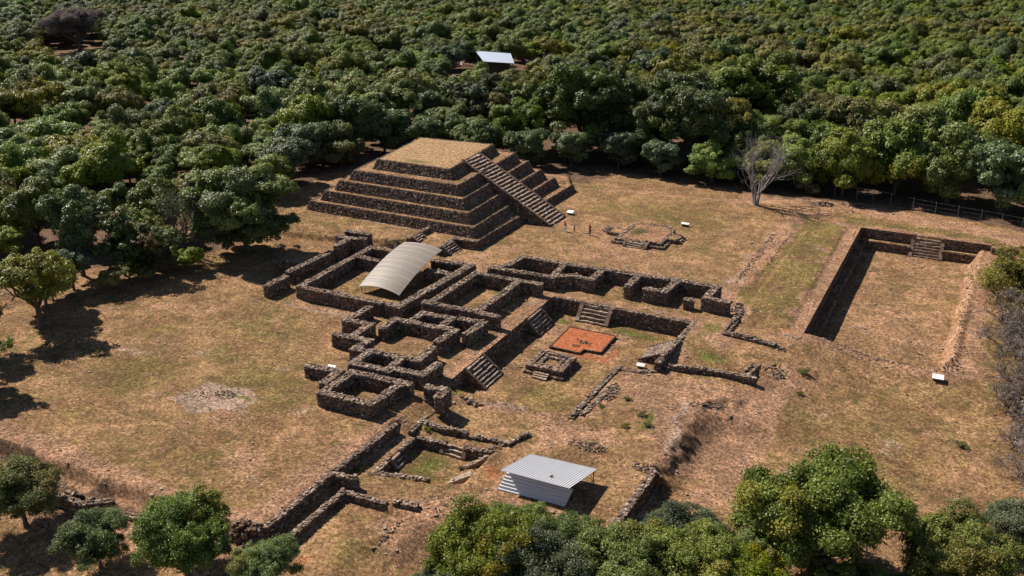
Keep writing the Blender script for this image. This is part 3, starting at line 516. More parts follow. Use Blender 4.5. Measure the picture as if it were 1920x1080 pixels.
def leaves(m, C, Nn, size, t, mat=0):
    n = len(C); r = rng.normal(0, 1, (n, 3)); u = np.cross(Nn, r); u /= np.linalg.norm(u, axis=1)[:, None]+1e-9; w_ = np.cross(Nn, u); w_ /= np.linalg.norm(w_, axis=1)[:, None]+1e-9
    a = (rng.uniform(.7, 1.3, n)*size*.55)[:, None]; b_ = (rng.uniform(.6, 1.1, n)*size*.36)[:, None]
    V = np.stack([C-u*a, C-w_*b_+Nn*size*.08, C+u*a, C+w_*b_+Nn*size*.08], 1).reshape(-1, 3); m.add(V, np.arange(4*n).reshape(n, 4), t, mat)
# ---------------------------------------------------------------- patio monuments
mb = MB(); PL = np.array([(-41.7, 97.1), (-35.8, 97.2), (-35.7, 92.2), (-37.7, 92.1), (-37.8, 91.05), (-41.5, 91.05)])
r = empty("clay_platform", (-38.8, 94, -1.9)); tag(r, "flat bright orange clay platform with a notched corner on the patio floor", "platform")
m = MB(); n = len(PL); V = [(x, y, -2.0) for x, y in PL]+[(x, y, -1.66) for x, y in PL]
MC, ntt, bb = newmat("orange_clay", .95, .1); pos = N(ntt, "ShaderNodeNewGeometry").outputs["Position"]; f_ = noise(ntt, pos, 3.5, 6, .85); g_ = noise(ntt, pos, .7, 5, .7, .5)
cc = mix(ntt, mrange(ntt, f_, .36, .64), (.20, .052, .020), (.46, .155, .066)); cc = mix(ntt, mrange(ntt, g_, .56, .70, 0, .7), cc, (.40, .24, .16)); cc = mix(ntt, mrange(ntt, g_, .30, .42, .55, 0), cc, (.16, .055, .03)); ln(ntt, cc, bb.inputs["Base Color"]); bump(ntt, bb, f_, .1)
me = bpy.data.meshes.new("clay_floor"); me.from_pydata(V, [], [list(range(n, 2*n))[::-1]]+[[i, (i+1) % n, n+(i+1) % n, n+i] for i in range(n)]); me.materials.append(MC); me.update()
o = bpy.data.objects.new("clay_floor", me); COL.objects.link(o); world_part(o, r)
m = MB()
for i in range(n):
    a, b_ = PL[i], PL[(i+1) % n]; l = np.linalg.norm(b_-a); k = max(2, int(l/.3)); t = (np.arange(k)+.5)/k; q = a[None]+(b_-a)[None]*t[:, None]; ang = math.atan2(b_[1]-a[1], b_[0]-a[0])
    stones(m, np.column_stack([q, np.full(k, -1.75)]), np.column_stack([np.full(k, l/k*.5), rng.uniform(.06, .1, k), np.full(k, .15)]), rotz(ang)@rots(k, .05), rng.uniform(0, .35, k))
for c_ in ((-38.9, 92.6), ):
    for dx, dy, hx, hy in ((0, .2, .4, .05), (0, -.2, .4, .05), (.38, 0, .05, .2), (-.38, 0, .05, .2)): box(m, (c_[0]+dx, c_[1]+dy, -1.65), (hx, hy, .04), .2, .2)
k = 26; stones(m, np.column_stack([rng.normal(-38.4, .5, k), rng.normal(93.9, .2, k), np.full(k, -1.65)]), rng.uniform(.04, .1, (k, 3)), rots(k, .5), rng.uniform(.2, .6, k))
world_part(m.build("stone_edging", [MSP, ME]), r)

r = empty("altar", (-39.3, 86.7, -1.9)); tag(r, "small square stone altar with sunken centre beside the orange platform", "altar")
m = MB(); sq = [(-41.1, 84.9), (-37.5, 84.9), (-37.5, 88.5), (-41.1, 88.5)]
for a, b_ in zip(sq, sq[1:]+sq[:1]): wall_seg(m, a, b_, .6, -1.02, -2.0, rag=.06, sz=.9)
sq2 = [(-40.35, 85.65), (-38.25, 85.65), (-38.25, 87.75), (-40.35, 87.75)]
for a, b_ in zip(sq2, sq2[1:]+sq2[:1]): wall_seg(m, a, b_, .35, -1.12, -2.0, rag=.03, sz=.7)
world_part(m.build("altar_body", [MSP, ME]), r)
m = MB(); box(m, (-39.3, 86.7, -1.65), (.95, .95, .3), 0, .5); world_part(m.build("sunken_floor", [MLED]), r)
m = MB(); sx = (-41.5, -37.2)
for a, b_ in (((-41.45, 84.45), (-37.1, 84.45)), ((-37.1, 84.45), (-37.1, 88.6))): wall_seg(m, a, b_, .4, -1.66, -2.0, rag=.02, sz=.9)
world_part(m.build("plinth", [MSP, ME]), r)
m = MB()
for i in range(3):
    box(m, (-39.3, 84.25-i*.3, -1.98+.11*(3-i)), (.85, .17, .1), 0, .3, 1); k = 4; e = np.linspace(-.85, .85, k+1); stones(m, np.column_stack([-39.3+(e[1:]+e[:-1])/2, np.full(k, 84.2-i*.3), np.full(k, -1.93+.13*(3-i)+.02)]), np.column_stack([np.full(k, .2), np.full(k, .15), np.full(k, .07)]), rots(k, .03), rng.uniform(.4, .7, k), .08)
world_part(m.build("steps", [MST, ME]), r)

# sloping stone ramp at the patio's east side
r = empty("stone_ramp", (-29.5, 94, -1.9)); tag(r, "sloping stone-faced ramp against the east rim of the patio", "ramp")
m = MB(); hexa(m, [(-31.4, 92.9, -2), (-28.2, 92.5, -2), (-28.0, 96.6, -2), (-31.0, 96.2, -2), (-31.3, 93.0, -1.75), (-28.3, 92.6, -.35), (-28.1, 96.5, -.25), (-30.9, 96.1, -1.7)], .3, 0)
k = 240; s = rng.random(k); t = rng.random(k); A = rots(k, .12); stones(m, np.column_stack([-31.2+s*3.0, 92.8+.2*(1-s)+t*3.4, -1.75+s*1.4]), np.column_stack([rng.uniform(.1, .2, k), rng.uniform(.1, .2, k), rng.uniform(.04, .07, k)]), A, rng.uniform(.4, .9, k))
k = 26; s = (np.arange(k)+.5)/k
for yy in (92.75, 96.45): stones(m, np.column_stack([-31.3+s*3.1, np.full(k, yy), -1.75+s*1.42]), np.column_stack([np.full(k, .09), np.full(k, .12), np.full(k, .10)]), rots(k, .1), rng.uniform(.2, .5, k))
k = 60; s = rng.random(k); stones(m, np.column_stack([-31.2+s*3.0, np.full(k, 92.66), -1.95+rng.random(k)*s*1.35]), rng.uniform(.07, .15, (k, 3)), rots(k, .1), rng.uniform(.1, .5, k))
world_part(m.build("ramp_masonry", [MS, ME]), r)
for lab, P in (("long slab ramp at the southeast corner of the little sunken courtyard", [(-37.9, 61.7), (-36.2, 63.0), (-36.6, 63.7), (-38.0, 62.6)]), ("thin diagonal stone kerb at the east side of the little courtyard", [(-38.0, 64.9), (-36.4, 67.0), (-36.15, 66.9), (-37.7, 64.7)])):
    m = MB(); z0 = -2.05; hexa(m, [(x, y, z0) for x, y in P]+[(P[0][0], P[0][1], -1.85), (P[1][0], P[1][1], -1.2), (P[2][0], P[2][1], -1.2), (P[3][0], P[3][1], -1.85)], .6, 0)
    k = 30; t = rng.random(k); s = rng.random(k); P_ = np.array(P); q = P_[0]+(P_[1]-P_[0])*t[:, None]+(P_[3]-P_[0])*s[:, None]; stones(m, np.column_stack([q, -1.85+.65*t]), rng.uniform(.07, .14, (k, 3))*[1, 1, .5], rots(k, .2), rng.uniform(.4, .8, k))
    tag(m.build("stone_ramp", [MST, ME]), lab, "ramp")

# plaza altar east of the pyramid
r = empty("plaza_altar", (-43, 128, 0)); tag(r, "low square earth-topped altar with three small stairs on the plaza", "altar")
m = MB(); AQ = [(-46.3, 124.4), (-39.9, 124.8), (-40.0, 131.3), (-41.4, 132.8), (-46.0, 131.9)]
for a, b_ in zip(AQ, AQ[1:]+AQ[:1]): wall_seg(m, a, b_, .5, .62, -.1, rag=.08, sz=.9)
world_part(m.build("altar_wall", [MSP, ME]), r)
V = [(x, y, .0) for x, y in AQ]+[(x, y, .60) for x, y in AQ]; n = 5
me = bpy.data.meshes.new("altar_top"); me.from_pydata(V, [], [list(range(n, 2*n))]+[[i, (i+1) % n, n+(i+1) % n, n+i] for i in range(n)]); me.materials.append(MG)
me.update(); me.attributes.new("mask_a", 'FLOAT_COLOR', 'POINT').data.foreach_set("color", [.62, 0, .3, 1]*10); me.attributes.new("mask_b", 'FLOAT_COLOR', 'POINT').data.foreach_set("color", [0, 0, 0, 1]*10)
o = bpy.data.objects.new("altar_top", me); COL.objects.link(o); world_part(o, r)
m = MB(); k = 900; q_ = np.column_stack([rng.normal(-44.4, .6, k), rng.normal(128.3, 1.0, k), rng.uniform(.62, .78, k)]); v_ = rng.normal(0, .5, (k, 3))+[0, 0, 1]; v_ /= np.linalg.norm(v_, axis=1)[:, None]
leaves(m, q_, v_, .14, rng.random(k)); world_part(m.build("weed_patch", [MGG]), r)
m = MB(); wall_seg(m, (-46.6, 123.75), (-39.5, 124.1), .5, .28, -.1, rag=.03, sz=.9); wall_seg(m, (-39.3, 124.2), (-39.3, 127), .4, .28, -.1, rag=.03, sz=.9); world_part(m.build("plinth", [MSP, ME]), r)
for loc, rz, w_ in (((-44.5, 123.7, .62), -math.pi/2, 2.9), ((-38.4, 127.6, .62), 0, 1.7)):
    s_ = stair_thing("side_stairs", None, (0, 0, 0), rz, 3, .28, .2, w_, bw=.3); s_.parent = r; s_.location = Vector(loc)-Vector(r.location)
    for k_ in list(s_.keys()): del s_[k_]
m = MB(); box(m, (-39.1, 128.4, .25), (.9, 1.0, .33), 0, .5, 1); wall_seg(m, (-39.9, 127.3), (-38.5, 127.3), .3, .6, -.1, rag=.03, sz=.7); wall_seg(m, (-39.9, 129.6), (-38.5, 129.6), .3, .6, -.1, rag=.03, sz=.7)
box(m, (-47.4, 127.9, .12), (1.0, 1.2, .25), .1, .5, 1); wall_seg(m, (-48.6, 127.0), (-46.4, 126.8), .4, .42, -.1, rag=.1, sz=.8); wall_seg(m, (-48.6, 127.0), (-48.0, 129.6), .35, .35, -.1, rag=.1, sz=.8); wall_seg(m, (-44.4, 124.0), (-41.6, 124.0), .5, .6, -.1, rag=.02, sz=.8)
world_part(m.build("side_block", [MSP, MLED]), r)

# ---------------------------------------------------------------- plaques
MWH = mat_plain("pale_plaque", (.72, .66, .60), .6, .3, .06, 3); MDK = mat_plain("dark_metal", (.06, .055, .05), .5, .4, .2)
def plaque(lab, x, y, z, w_, d_, h_, rz, tilt=.25):
    r = empty("info_plaque", (x, y, z), rz); tag(r, lab, "plaque", "white information plaques")
    m = MB(); box(m, (0, 0, h_), (w_/2, d_/2, .05), 0, .5); o = m.build("plaque_panel", MWH, r); o.rotation_euler = (0, tilt*0, 0); o.rotation_euler = (tilt, 0, 0)
    m = MB(); box(m, (0, 0, h_/2-.06), (w_/2*.85, d_/2*.6, h_/2-.08), 0, .5); m.build("plaque_base", MDK if h_ > .3 else MST, r)
for a in (("white plaque by the foot of the pyramid stairway", -57.6, 133.4, gz(-57.6, 133.4), 1.1, .8, .42, 0), ("white-topped plaque behind the plaza altar", -39.6, 135.8, 0, 1.2, .5, .45, .0), ("white plaque on the lawn below the ball court", -1.0, 104.0-1.2, gz(-1, 102.8), 1.15, .8, .45, .05),
          ("pale slab lying on the wall by the patio ramp", -30.5, 91.2, -1.85, .9, .5, .3, .1), ("white plaque behind the bent wall on the west lawn", -57.4, 71.4, 0, .9, .7, 1.0, .1)): plaque(*a)

# ---------------------------------------------------------------- curved roof shelter
r = empty("arched_shelter", (-65.2, 96.7, 0)); tag(r, "beige translucent curved sheet roof covering the palace court", "shelter")
nu, nv = 17, 60; u, v = np.meshgrid(np.linspace(0, 1, nu), np.linspace(0, 1, nv))
X = -68.3+6.05*u; Y = 91.45+10.5*v; Zr = .75+2.6*(1-(1-v)**1.7)+.5*4*u*(1-u)*(1-.25*v)-.1*u + .012*np.sin(v*2*np.pi*8*6)
m = MB(); ii = np.arange(nu*nv).reshape(nv, nu); FF = np.stack([ii[:-1, :-1], ii[:-1, 1:], ii[1:, 1:], ii[1:, :-1]], -1).reshape(-1, 4)
m.add(np.stack([X, Y, Zr], -1).reshape(-1, 3), FF); m.add(np.stack([X, Y, Zr-.04], -1).reshape(-1, 3), FF[:, ::-1])
MRF, ntt, bb = newmat("sheet_roof", .55, .35); pos = N(ntt, "ShaderNodeNewGeometry").outputs["Position"]; f_ = noise(ntt, pos, 9, 5, .8); f2 = noise(ntt, pos, .8, 3)
cc = mix(ntt, f_, (.14, .115, .092), (.26, .218, .178)); cc = mix(ntt, mrange(ntt, f2, .4, .7, 0, .35), cc, (.24, .19, .145)); ln(ntt, cc, bb.inputs["Base Color"])
m.build("roof_sheet", MRF, r, True).matrix_parent_inverse = Matrix.Translation(-Vector(r.location))
for k in range(9):
    vv_ = (k+.0)/8*.985+.008; i = np.linspace(0, 1, 20); m = MB(); zz = .75+2.6*(1-(1-vv_)**1.7)+.5*4*i*(1-i)*(1-.25*vv_)-.1*i
    tube(m, np.column_stack([-68.3+6.05*i, np.full(20, 91.45+10.5*vv_), zz+.015]), .035, 5); world_part(m.build("roof_seam", MWH), r)
for px_, py_, pz in ((-68.1, 91.7, .8), (-62.5, 91.7, .7), (-68.1, 96.8, 2.5), (-62.5, 96.8, 2.4), (-68.1, 101.7, 3.2), (-62.5, 101.7, 3.1)):
    m = MB(); tube(m, [(px_, py_, -.1), (px_, py_, pz)], .05, 8); world_part(m.build("post", MDK), r)

# ---------------------------------------------------------------- corrugated metal shed
def corrugated(m, P00, P10, P01, P11, nu, nv, amp, waves, th=.02):
    """waves across the P00->P10 direction"""
    P00, P10, P01, P11 = map(lambda q: np.array(q, float), (P00, P10, P01, P11)); u, v = np.meshgrid(np.linspace(0, 1, nu), np.linspace(0, 1, nv))
    P = P00*((1-u)*(1-v))[..., None]+P10*(u*(1-v))[..., None]+P01*((1-u)*v)[..., None]+P11*(u*v)[..., None]
    nr = np.cross(P10-P00, P01-P00); nr /= np.linalg.norm(nr); P = P+nr*(amp*np.cos(u*waves*2*np.pi))[..., None]
    ii = np.arange(nu*nv).reshape(nv, nu); FF = np.stack([ii[:-1, :-1], ii[:-1, 1:], ii[1:, 1:], ii[1:, :-1]], -1).reshape(-1, 4)
    m.add(P.reshape(-1, 3), FF); m.add((P-nr*th).reshape(-1, 3), FF[:, ::-1])
MZN, ntt, bb = newmat("zinc_sheet", .5, .4); pos = N(ntt, "ShaderNodeNewGeometry").outputs["Position"]
cc = mix(ntt, noise(ntt, pos, 1.3, 5, .7), (.36, .36, .375), (.50, .495, .51)); ln(ntt, cc, bb.inputs["Base Color"])
MZF = mat_plain("front_sheet", (.66, .67, .70), .4, .5, .12, 2)
MRUST = mat_plain("rust", (.22, .10, .05), .9, .1, .3)
r = empty("metal_shed", (-29.4, 64.4, -1.05)); tag(r, "low shelter of corrugated metal roof over a leaning white metal front", "shed")
NL, NR_, FL, FR = (-32.74, 62.03, .90), (-26.37, 62.19, .90), (-32.03, 66.55, .22), (-25.8, 67.0, .2)
m = MB(); corrugated(m, NL, NR_, FL, FR, 27*10+1, 5, .032, 27); world_part(m.build("roof", MZN, None, True), r)
m = MB(); corrugated(m, (-33.0, 61.95, -1.14), (-32.45, 62.75, .42), (-26.8, 62.25, -1.14), (-26.3, 62.95, .40), 6*10+1, 3, .03, 6); world_part(m.build("front_panel", MZF, None, True), r)
for P in ((-32.3, 63.2, .66), (-26.6, 63.4, .64), (-31.8, 66.2, .2), (-26, 66.6, .18), (-29.3, 63.3, .65)):
    m = MB(); tube(m, [(P[0], P[1], -1.3), P], .05, 6); world_part(m.build("post", MBARK), r)
for pr in ([(-32.3, 63.2, .64), (-26.6, 63.4, .62)], [(-31.8, 66.2, .18), (-26, 66.6, .14)]): m = MB(); tube(m, pr, .05, 6); world_part(m.build("beam", MBARK), r)
m = MB(); stones(m, np.array([[-28.6, 63.3, .82], [-28.52, 63.45, .83]]), np.array([[.12, .08, .06], [.07, .07, .06]]), rots(2, .4), np.array([.8, .7])); tag(m.build("loose_stone", MST), "small brown stone lying on the corrugated shed roof", "stone")

# hut in the orchard
r = empty("orchard_hut", (-128, 243, 0)); tag(r, "open hut with a pale blue-grey metal roof among the orchard trees", "hut")
m = MB(); g0 = 0
corrugated(m, (-130.9, 239.2, 4.2), (-121.7, 240.1, 4.2), (-136.6, 244.9, 6.0), (-125.4, 245.2, 6.0), 121, 4, .04, 20, .05)
MHR = mat_plain("blue_grey_sheet", (.26, .31, .40), .55, .3, .08, 1); world_part(m.build("roof", MHR, None, True), r)
for P in ((-122.4, 240.5, 4.2), (-130.2, 239.8, 4.2), (-126.2, 244.6, 5.8), (-135.6, 244.4, 5.8), (-124.2, 242.6, 5)):
    m = MB(); tube(m, [(P[0], P[1], -1), P], .16, 8); world_part(m.build("post", MGREY), r)
m = MB(); box(m, (-130, 244, 1.6), (4.8, .12, 2.0), .05, .4); world_part(m.build("back_wall", MDK), r)
m = MB(); box(m, (-126.5, 241.5, .5), (.7, .5, .6), .1, .4); tag(m.build("crate_stack", mat_plain("red_plastic", (.25, .03, .025), .6, .3, .2)), "dark red crates stacked under the orchard hut roof", "crates")
r = empty("water_drum", (-121.2, 243.0, 0)); tag(r, "green plastic drum on end beside the orchard hut", "drum"); m = MB(); z_ = np.array([0, .05, .6, 1.2, 1.8, 1.85]); tube(m, [(0, 0, z) for z in z_], [.0, .5, .52, .52, .5, 0], 16); m.build("drum_body", mat_plain("green_plastic", (.05, .30, .22), .5, .4, .1), r)

# ---------------------------------------------------------------- wire fence at the forest edge
r = empty("wire_fence", (-10, 160, 0)); tag(r, "thin wire fence with metal posts at the edge of the trees above the ball court", "fence")
FP = [(-26.5, 161.5), (-22.2, 162.3), (-18.6, 161.8), (-16.0, 162.0), (-13.2, 161.2), (-9.7, 160.3), (-6.3, 159.3), (-3, 158.8), (.3, 158.2), (3.2, 157.4), (6, 156.8), (9.5, 156), (13, 155)]
MFP = mat_plain("galvanised_post", (.16, .165, .17), .5, .4, .1)
for i, (x, y) in enumerate(FP):
    z = gz(x, y); m = MB(); tube(m, [(x, y, z-.2), (x, y, z+2.1)], .055 if i in (2, 3) else .035, 6); world_part(m.build("post", MFP), r)
m = MB()
for (x0, y0), (x1, y1) in zip(FP[:-1], FP[1:]):
    z0, z1 = gz(x0, y0), gz(x1, y1)
    for h in (.5, 1.2, 1.9): tube(m, [(x0, y0, z0+h), (x1, y1, z1+h)], .007, 3)
world_part(m.build("wire_mesh", MFP), r)
m = MB(); (x0, y0), (x1, y1) = FP[2], FP[3]; z = gz(x0, y0)
for h in (2.0, 1.1): tube(m, [(x0, y0, z+h), (x1, y1, z+h)], .045, 6)
tube(m, [(FP[1][0], FP[1][1], z+2.0), (x0, y0, z+2.0)], .03, 5); tube(m, [(x1, y1, z+2.0), (FP[4][0], FP[4][1], z+1.9)], .03, 5)
world_part(m.build("top_rail", MFP), r)

# ---------------------------------------------------------------- people
def skin_obj(name, chains, mat, parent, sub=1):
    """chains: list of [(pos, radius)...]; first vertex of chain 0 is the root; a chain may start with an int index of an existing vertex"""
    V = []; E = []; Rr = []
    for ch in chains:
        prev = None
        for it in ch:
            if isinstance(it, int): prev = it; continue
            V.append(it[0]); Rr.append(it[1]); 
            if prev is not None: E.append((prev, len(V)-1))
            prev = len(V)-1
    me = bpy.data.meshes.new(name); me.from_pydata(V, E, []); o = bpy.data.objects.new(name, me); COL.objects.link(o); o.parent = parent
    md = o.modifiers.new("skin", 'SKIN'); md.use_smooth_shade = True
    for i, sv_ in enumerate(me.skin_vertices[0].data): sv_.radius = (Rr[i], Rr[i]) if not isinstance(Rr[i], tuple) else Rr[i]; sv_.use_root = (i == 0)
    s2 = o.modifiers.new("sub", 'SUBSURF'); s2.levels = sub; s2.render_levels = sub; me.materials.append(mat); return o
SK = mat_plain("skin", (.30, .16, .10), .6, .3, .1); HA = mat_plain("dark_hair", (.015, .012, .01), .6, .3, .1)
def person(lab, x, y, h, rz, shirt, legs, pose, extra=None):
    r = empty("person", (x, y, gz(x, y)+.0), rz); tag(r, lab, "person", "visitors on the plaza"); k = h/1.75; S = lambda p: (p[0]*k, p[1]*k, p[2]*k)
    # facing +x; y is to the left
    fl, fr = pose['feet']; hl, hr = pose['hands']
    hip = (0, 0, .93); ch = (.02, 0, 1.30); nk = (.02, 0, 1.47); hd = (.04, 0, 1.62)
    def arm(sy, hand, elbow): return [(S((0, .19*sy, 1.40)), .055*k), (S(elbow), .04*k), (S(hand), .028*k)]
    el, er = pose['elbows']
    body = [[(S(hip), .13*k), (S((0, 0, 1.1)), .12*k), (S(ch), .14*k), (S(nk), .055*k), (S((.03, 0, 1.56)), .085*k), (S((.035, 0, 1.66)), .09*k), (S((.03, 0, 1.73)), .05*k)],
            [2]+arm(1, hl, el), [2]+arm(-1, hr, er)]
    n0 = 7
    legsch = []
    for sy, ft in ((1, fl), (-1, fr)):
        kn = (ft[0]*.45+.05, .10*sy, .50); legsch.append([0, (S((0, .10*sy, .86)), .085*k), (S(kn), .058*k), (S((ft[0], ft[1], .09)), .038*k), (S((ft[0]+.13, ft[1], .03)), .03*k)])
    fing = []
    for idx, hand, sy in ((9, hl, 1), (12, hr, -1)):
        b_ = np.array(hand)
        for j, (dy, L) in enumerate(((-.03, .075), (-.01, .085), (.01, .08), (.03, .065))): fing.append([idx, (S(b_+[.01, dy, -.05]), .009*k), (S(b_+[.02, dy, -.05-L]), .007*k)])
        fing.append([idx, (S(b_+[.04, -.02*sy, -.02]), .01*k), (S(b_+[.07, -.03*sy, -.06]), .008*k)])
    skin_obj("body", body+legsch+fing, SK, r)
    m = MB(); # face: nose, eyes, ears
    box(m, S((.135, 0, 1.62)), (.014*k, .012*k, .022*k), 0, .5); box(m, S((.04, .09, 1.62)), (.015*k, .012*k, .03*k)); box(m, S((.04, -.09, 1.62)), (.015*k, .012*k, .03*k)); m.build("face_features", SK, r)
    m = MB(); 
    for sy in (1, -1): box(m, S((.118, .033*sy, 1.645)), (.006*k, .012*k, .006*k))
    m.build("eyes", HA, r)
    skin_obj("hair", [[(S((.0, 0, 1.60)), .085*k), (S((.01, 0, 1.68)), .105*k), (S((.02, 0, 1.75)), .07*k)]], HA, r)
    sh = [[(S((0, 0, .92)), .145*k), (S((0, 0, 1.1)), .14*k), (S(ch), .16*k), (S((.01, 0, 1.43)), .10*k)]]
    for sy, e_ in ((1, el), (-1, er)): mid_ = tuple(np.array((0, .19*sy, 1.40))*.35+np.array(e_)*.65); sh.append([2, (S((0, .19*sy, 1.40)), .072*k), (S(mid_), .06*k)])
    skin_obj("shirt", sh, shirt, r)
    tr = [[(S((0, 0, .95)), .14*k)]]
    for sy, ft in ((1, fl), (-1, fr)): kn = (ft[0]*.45+.05, .10*sy, .50); tr.append([0, (S((0, .10*sy, .84)), .10*k), (S(kn), .075*k), (S((ft[0], ft[1], .14)), .055*k)])
    skin_obj("trousers", tr, legs, r)
    for ft in (fl, fr): m = MB(); box(m, S((ft[0]+.06, ft[1], .045)), (.13*k, .045*k, .045*k)); m.build("shoe", MWH if extra == 'w' else MDK, r)
    return r
RED = mat_plain("red_cloth", (.45, .015, .02), .8, .2, .15); JEAN = mat_plain("pale_jeans", (.36, .44, .58), .85, .2, .15); NAVY = mat_plain("navy_cloth", (.02, .022, .035), .8, .2, .2); LGT = mat_plain("grey_cloth", (.40, .38, .42), .8, .2, .15)
A27 = R_(27)
person("adult walking in a red top and pale blue jeans, at the foot of the stairway", -54.9, 125.2, 1.74, A27+R_(200), RED, JEAN, dict(feet=((.16, .10), (-.16, -.10)), hands=((-.10, .32, .86), (.22, -.28, .92)), elbows=((-.08, .29, 1.12), (.0, -.28, 1.12))), 'w')
person("small child in pale shirt and dark shorts between the two adults", -53.6, 125.7, 1.12, A27+R_(-60), LGT, NAVY, dict(feet=((.10, .10), (-.08, -.10)), hands=((.02, .32, .86), (.10, -.30, .88)), elbows=((.0, .29, 1.12), (.0, -.28, 1.12))))
person("adult standing in a red shirt and dark trousers, hands raised to the face", -50.9, 125.3, 1.74, A27+R_(-120), RED, NAVY, dict(feet=((.05, .15), (-.05, -.15)), hands=((.24, .07, 1.52), (.24, -.07, 1.50)), elbows=((.16, .26, 1.22), (.16, -.26, 1.22))))

# ---------------------------------------------------------------- loose stones and rubble
def rubble(lab, x, y, rx, ry, n, s=.16, h=.35, name="rubble_pile", rz=0):
    m = MB(); a = rng.uniform(0, 6.28, n); q = np.sqrt(rng.random(n)); px_ = q*np.cos(a)*rx; py_ = q*np.sin(a)*ry; c, s_ = math.cos(rz), math.sin(rz); X = x+px_*c-py_*s_; Y = y+px_*s_+py_*c
    Z_ = hgt(X, Y)+h*(1-q*q)*rng.random(n); stones(m, np.column_stack([X, Y, Z_]), rng.uniform(.5, 1.4, (n, 3))*[s, s, s*.7], rotz(rng.uniform(0, 6.28, n))@rots(n, .3)); return tag(m.build(name, MS), lab, "rubble", "piles of loose stones")
rubble("grey rubble in the middle of the round bare patch on the west lawn", -64.3, 62.9, 1.3, .8, 70, .07, .05)
rubble("scattered stones on the pale round patch, west side", -66.4, 62.2, 1.3, .9, 30, .06, .05)
rubble("stones strewn by the fence above the ball court", -17.5, 157.2, 3.2, .9, 90, .12, .12)
rubble("small stone heap along the fence line near the dead tree", -22.5, 155.5, 1.8, .9, 40, .14, .25)
rubble("tumbled stones between the room row and the ball court strip", -24.3, 107.5, 1.2, 2.3, 70, .12, .15)
rubble("heap of stones at the foot of the small corner wall", -42.6, 70.1, 1.1, .45, 60, .2, .55, rz=-.5)
rubble("pile of stones below the short rubble spur", -16.7, 95.0, 1.3, 1.1, 60, .09, .06)
rubble("stones on the bare ground near the ball court notch", -17.3, 99.2, .8, .5, 30, .11, .15)
rubble("dark stony bank edge curving down toward the trench", -20.9, 85.0, 2.4, .7, 90, .08, .15, rz=.6)
rubble("stones spilled south of the patio beside the parallel wall", -30.6, 82.5, .6, 2.0, 70, .10, .1)
rubble("stone scatter at the head of the trench", -22.6, 70.9, 1.6, .8, 60, .09, .1)
rubble("rubble lining the far side of the trench", -19.9, 65.5, .6, 3.4, 90, .11, .2)
rubble("dark stones on the earth mound behind the shed", -28.8, 71.9, 1.9, .9, 110, .07, .2)
rubble("rocks on the bare slope left of the shed", -34.8, 57.8, 2.8, 1.6, 60, .07, .05)
rubble("stones edging the little courtyard's east side", -36.0, 68.5, .5, 2.6, 80, .1, .1, rz=-.35)
rubble("stone line leading down from the isolated wall block", -38.2, 53.5, .2, 2.8, 36, .08, .05, rz=-.1)
rubble("tumbled stones at the lower end of the long lawn wall", -47.4, 46.9, 1.4, .8, 90, .16, .35)
rubble("dark rubble at the foot of the lawn bank, left of the lower field", -51.5, 46.3, 3.0, .5, 90, .14, .25)
rubble("stones along the trench wall at the bottom left", -63.3, 44.9, 2.9, .45, 90, .16, .55)
rubble("stones scattered by the little altar stairs", -49.3, 128.8, 1.0, 1.2, 36, .15, .1)
rubble("single slabs near the south edge of the patio", -42.3, 74.3, 1.5, .35, 16, .2, .1)
rubble("stones along the old channel beside the plaza", -26.6, 127, .45, 12, 120, .09, .03)
rubble("stones lining the near side of the old channel", -24.5, 128, .3, 12, 100, .08, .03)
rubble("pale stones marking the south edge of the ball court", -7.5, 104.4, 8.0, .35, 120, .07, .02)
rubble("stones on the low east bank of the ball court", 0.3, 125, .5, 19, 130, .07, .02)
rubble("stones around the small pit at the ball court corner", .1, 107.2, 1.2, 2.2, 50, .1, .05)
# fine scatter
n = 9000; X = rng.uniform(-100, 9, n); Y = rng.uniform(40, 158, n); gi = np.clip(np.searchsorted(gx, X), 0, nx-1); gj = np.clip(np.searchsorted(gy, Y), 0, ny-1)
kp = rng.random(n) < np.clip(soil[gj, gi]*1.1+pale[gj, gi]+dark[gj, gi]*.8+.012, 0, 1)*(1-forest[gj, gi]); X, Y = X[kp], Y[kp]; n = len(X)
m = MB(); s = rng.gamma(2.2, .02, n)+.02; stones(m, np.column_stack([X, Y, hgt(X, Y)+s*.2]), np.column_stack([s, s*.8, s*.6]), rotz(rng.uniform(0, 6, n)), jit=.3)
tag(m.build("scattered_stones", MST), "small loose stones scattered over the bare soil", "stones", kind='stuff')

# grass tufts
def tufts(name, lab, n, wfun, mat, hs, sel=None):
    X = rng.uniform(-100, 8, n); Y = rng.uniform(40, 156, n); gi = np.clip(np.searchsorted(gx, X), 0, nx-1); gj = np.clip(np.searchsorted(gy, Y), 0, ny-1)
    kp = rng.random(n) < wfun(gj, gi); X, Y = X[kp], Y[kp]; n = len(X); Z_ = hgt(X, Y); V = []; K = 4
    a = rng.uniform(0, 6.28, (n, K)); L = rng.uniform(.5, 1.3, (n, K))*hs; wd = .035+.0*a
    bx = X[:, None]; by = Y[:, None]; bz = Z_[:, None]-.02; dx, dy = np.cos(a), np.sin(a); o1 = rng.uniform(.0, .12, (n, K))
    p0 = np.stack([bx+dx*o1-dy*wd, by+dy*o1+dx*wd, bz+0*a], -1); p1 = np.stack([bx+dx*o1+dy*wd, by+dy*o1-dx*wd, bz+0*a], -1); p2 = np.stack([bx+dx*(o1+L*.6), by+dy*(o1+L*.6), bz+L], -1)
    V = np.stack([p0, p1, p2], 2).reshape(-1, 3); F = np.arange(len(V)).reshape(-1, 3); m = MB(); m.add(V, F, rng.random(len(F))); return tag(m.build(name, mat), lab, "grass", kind='stuff')
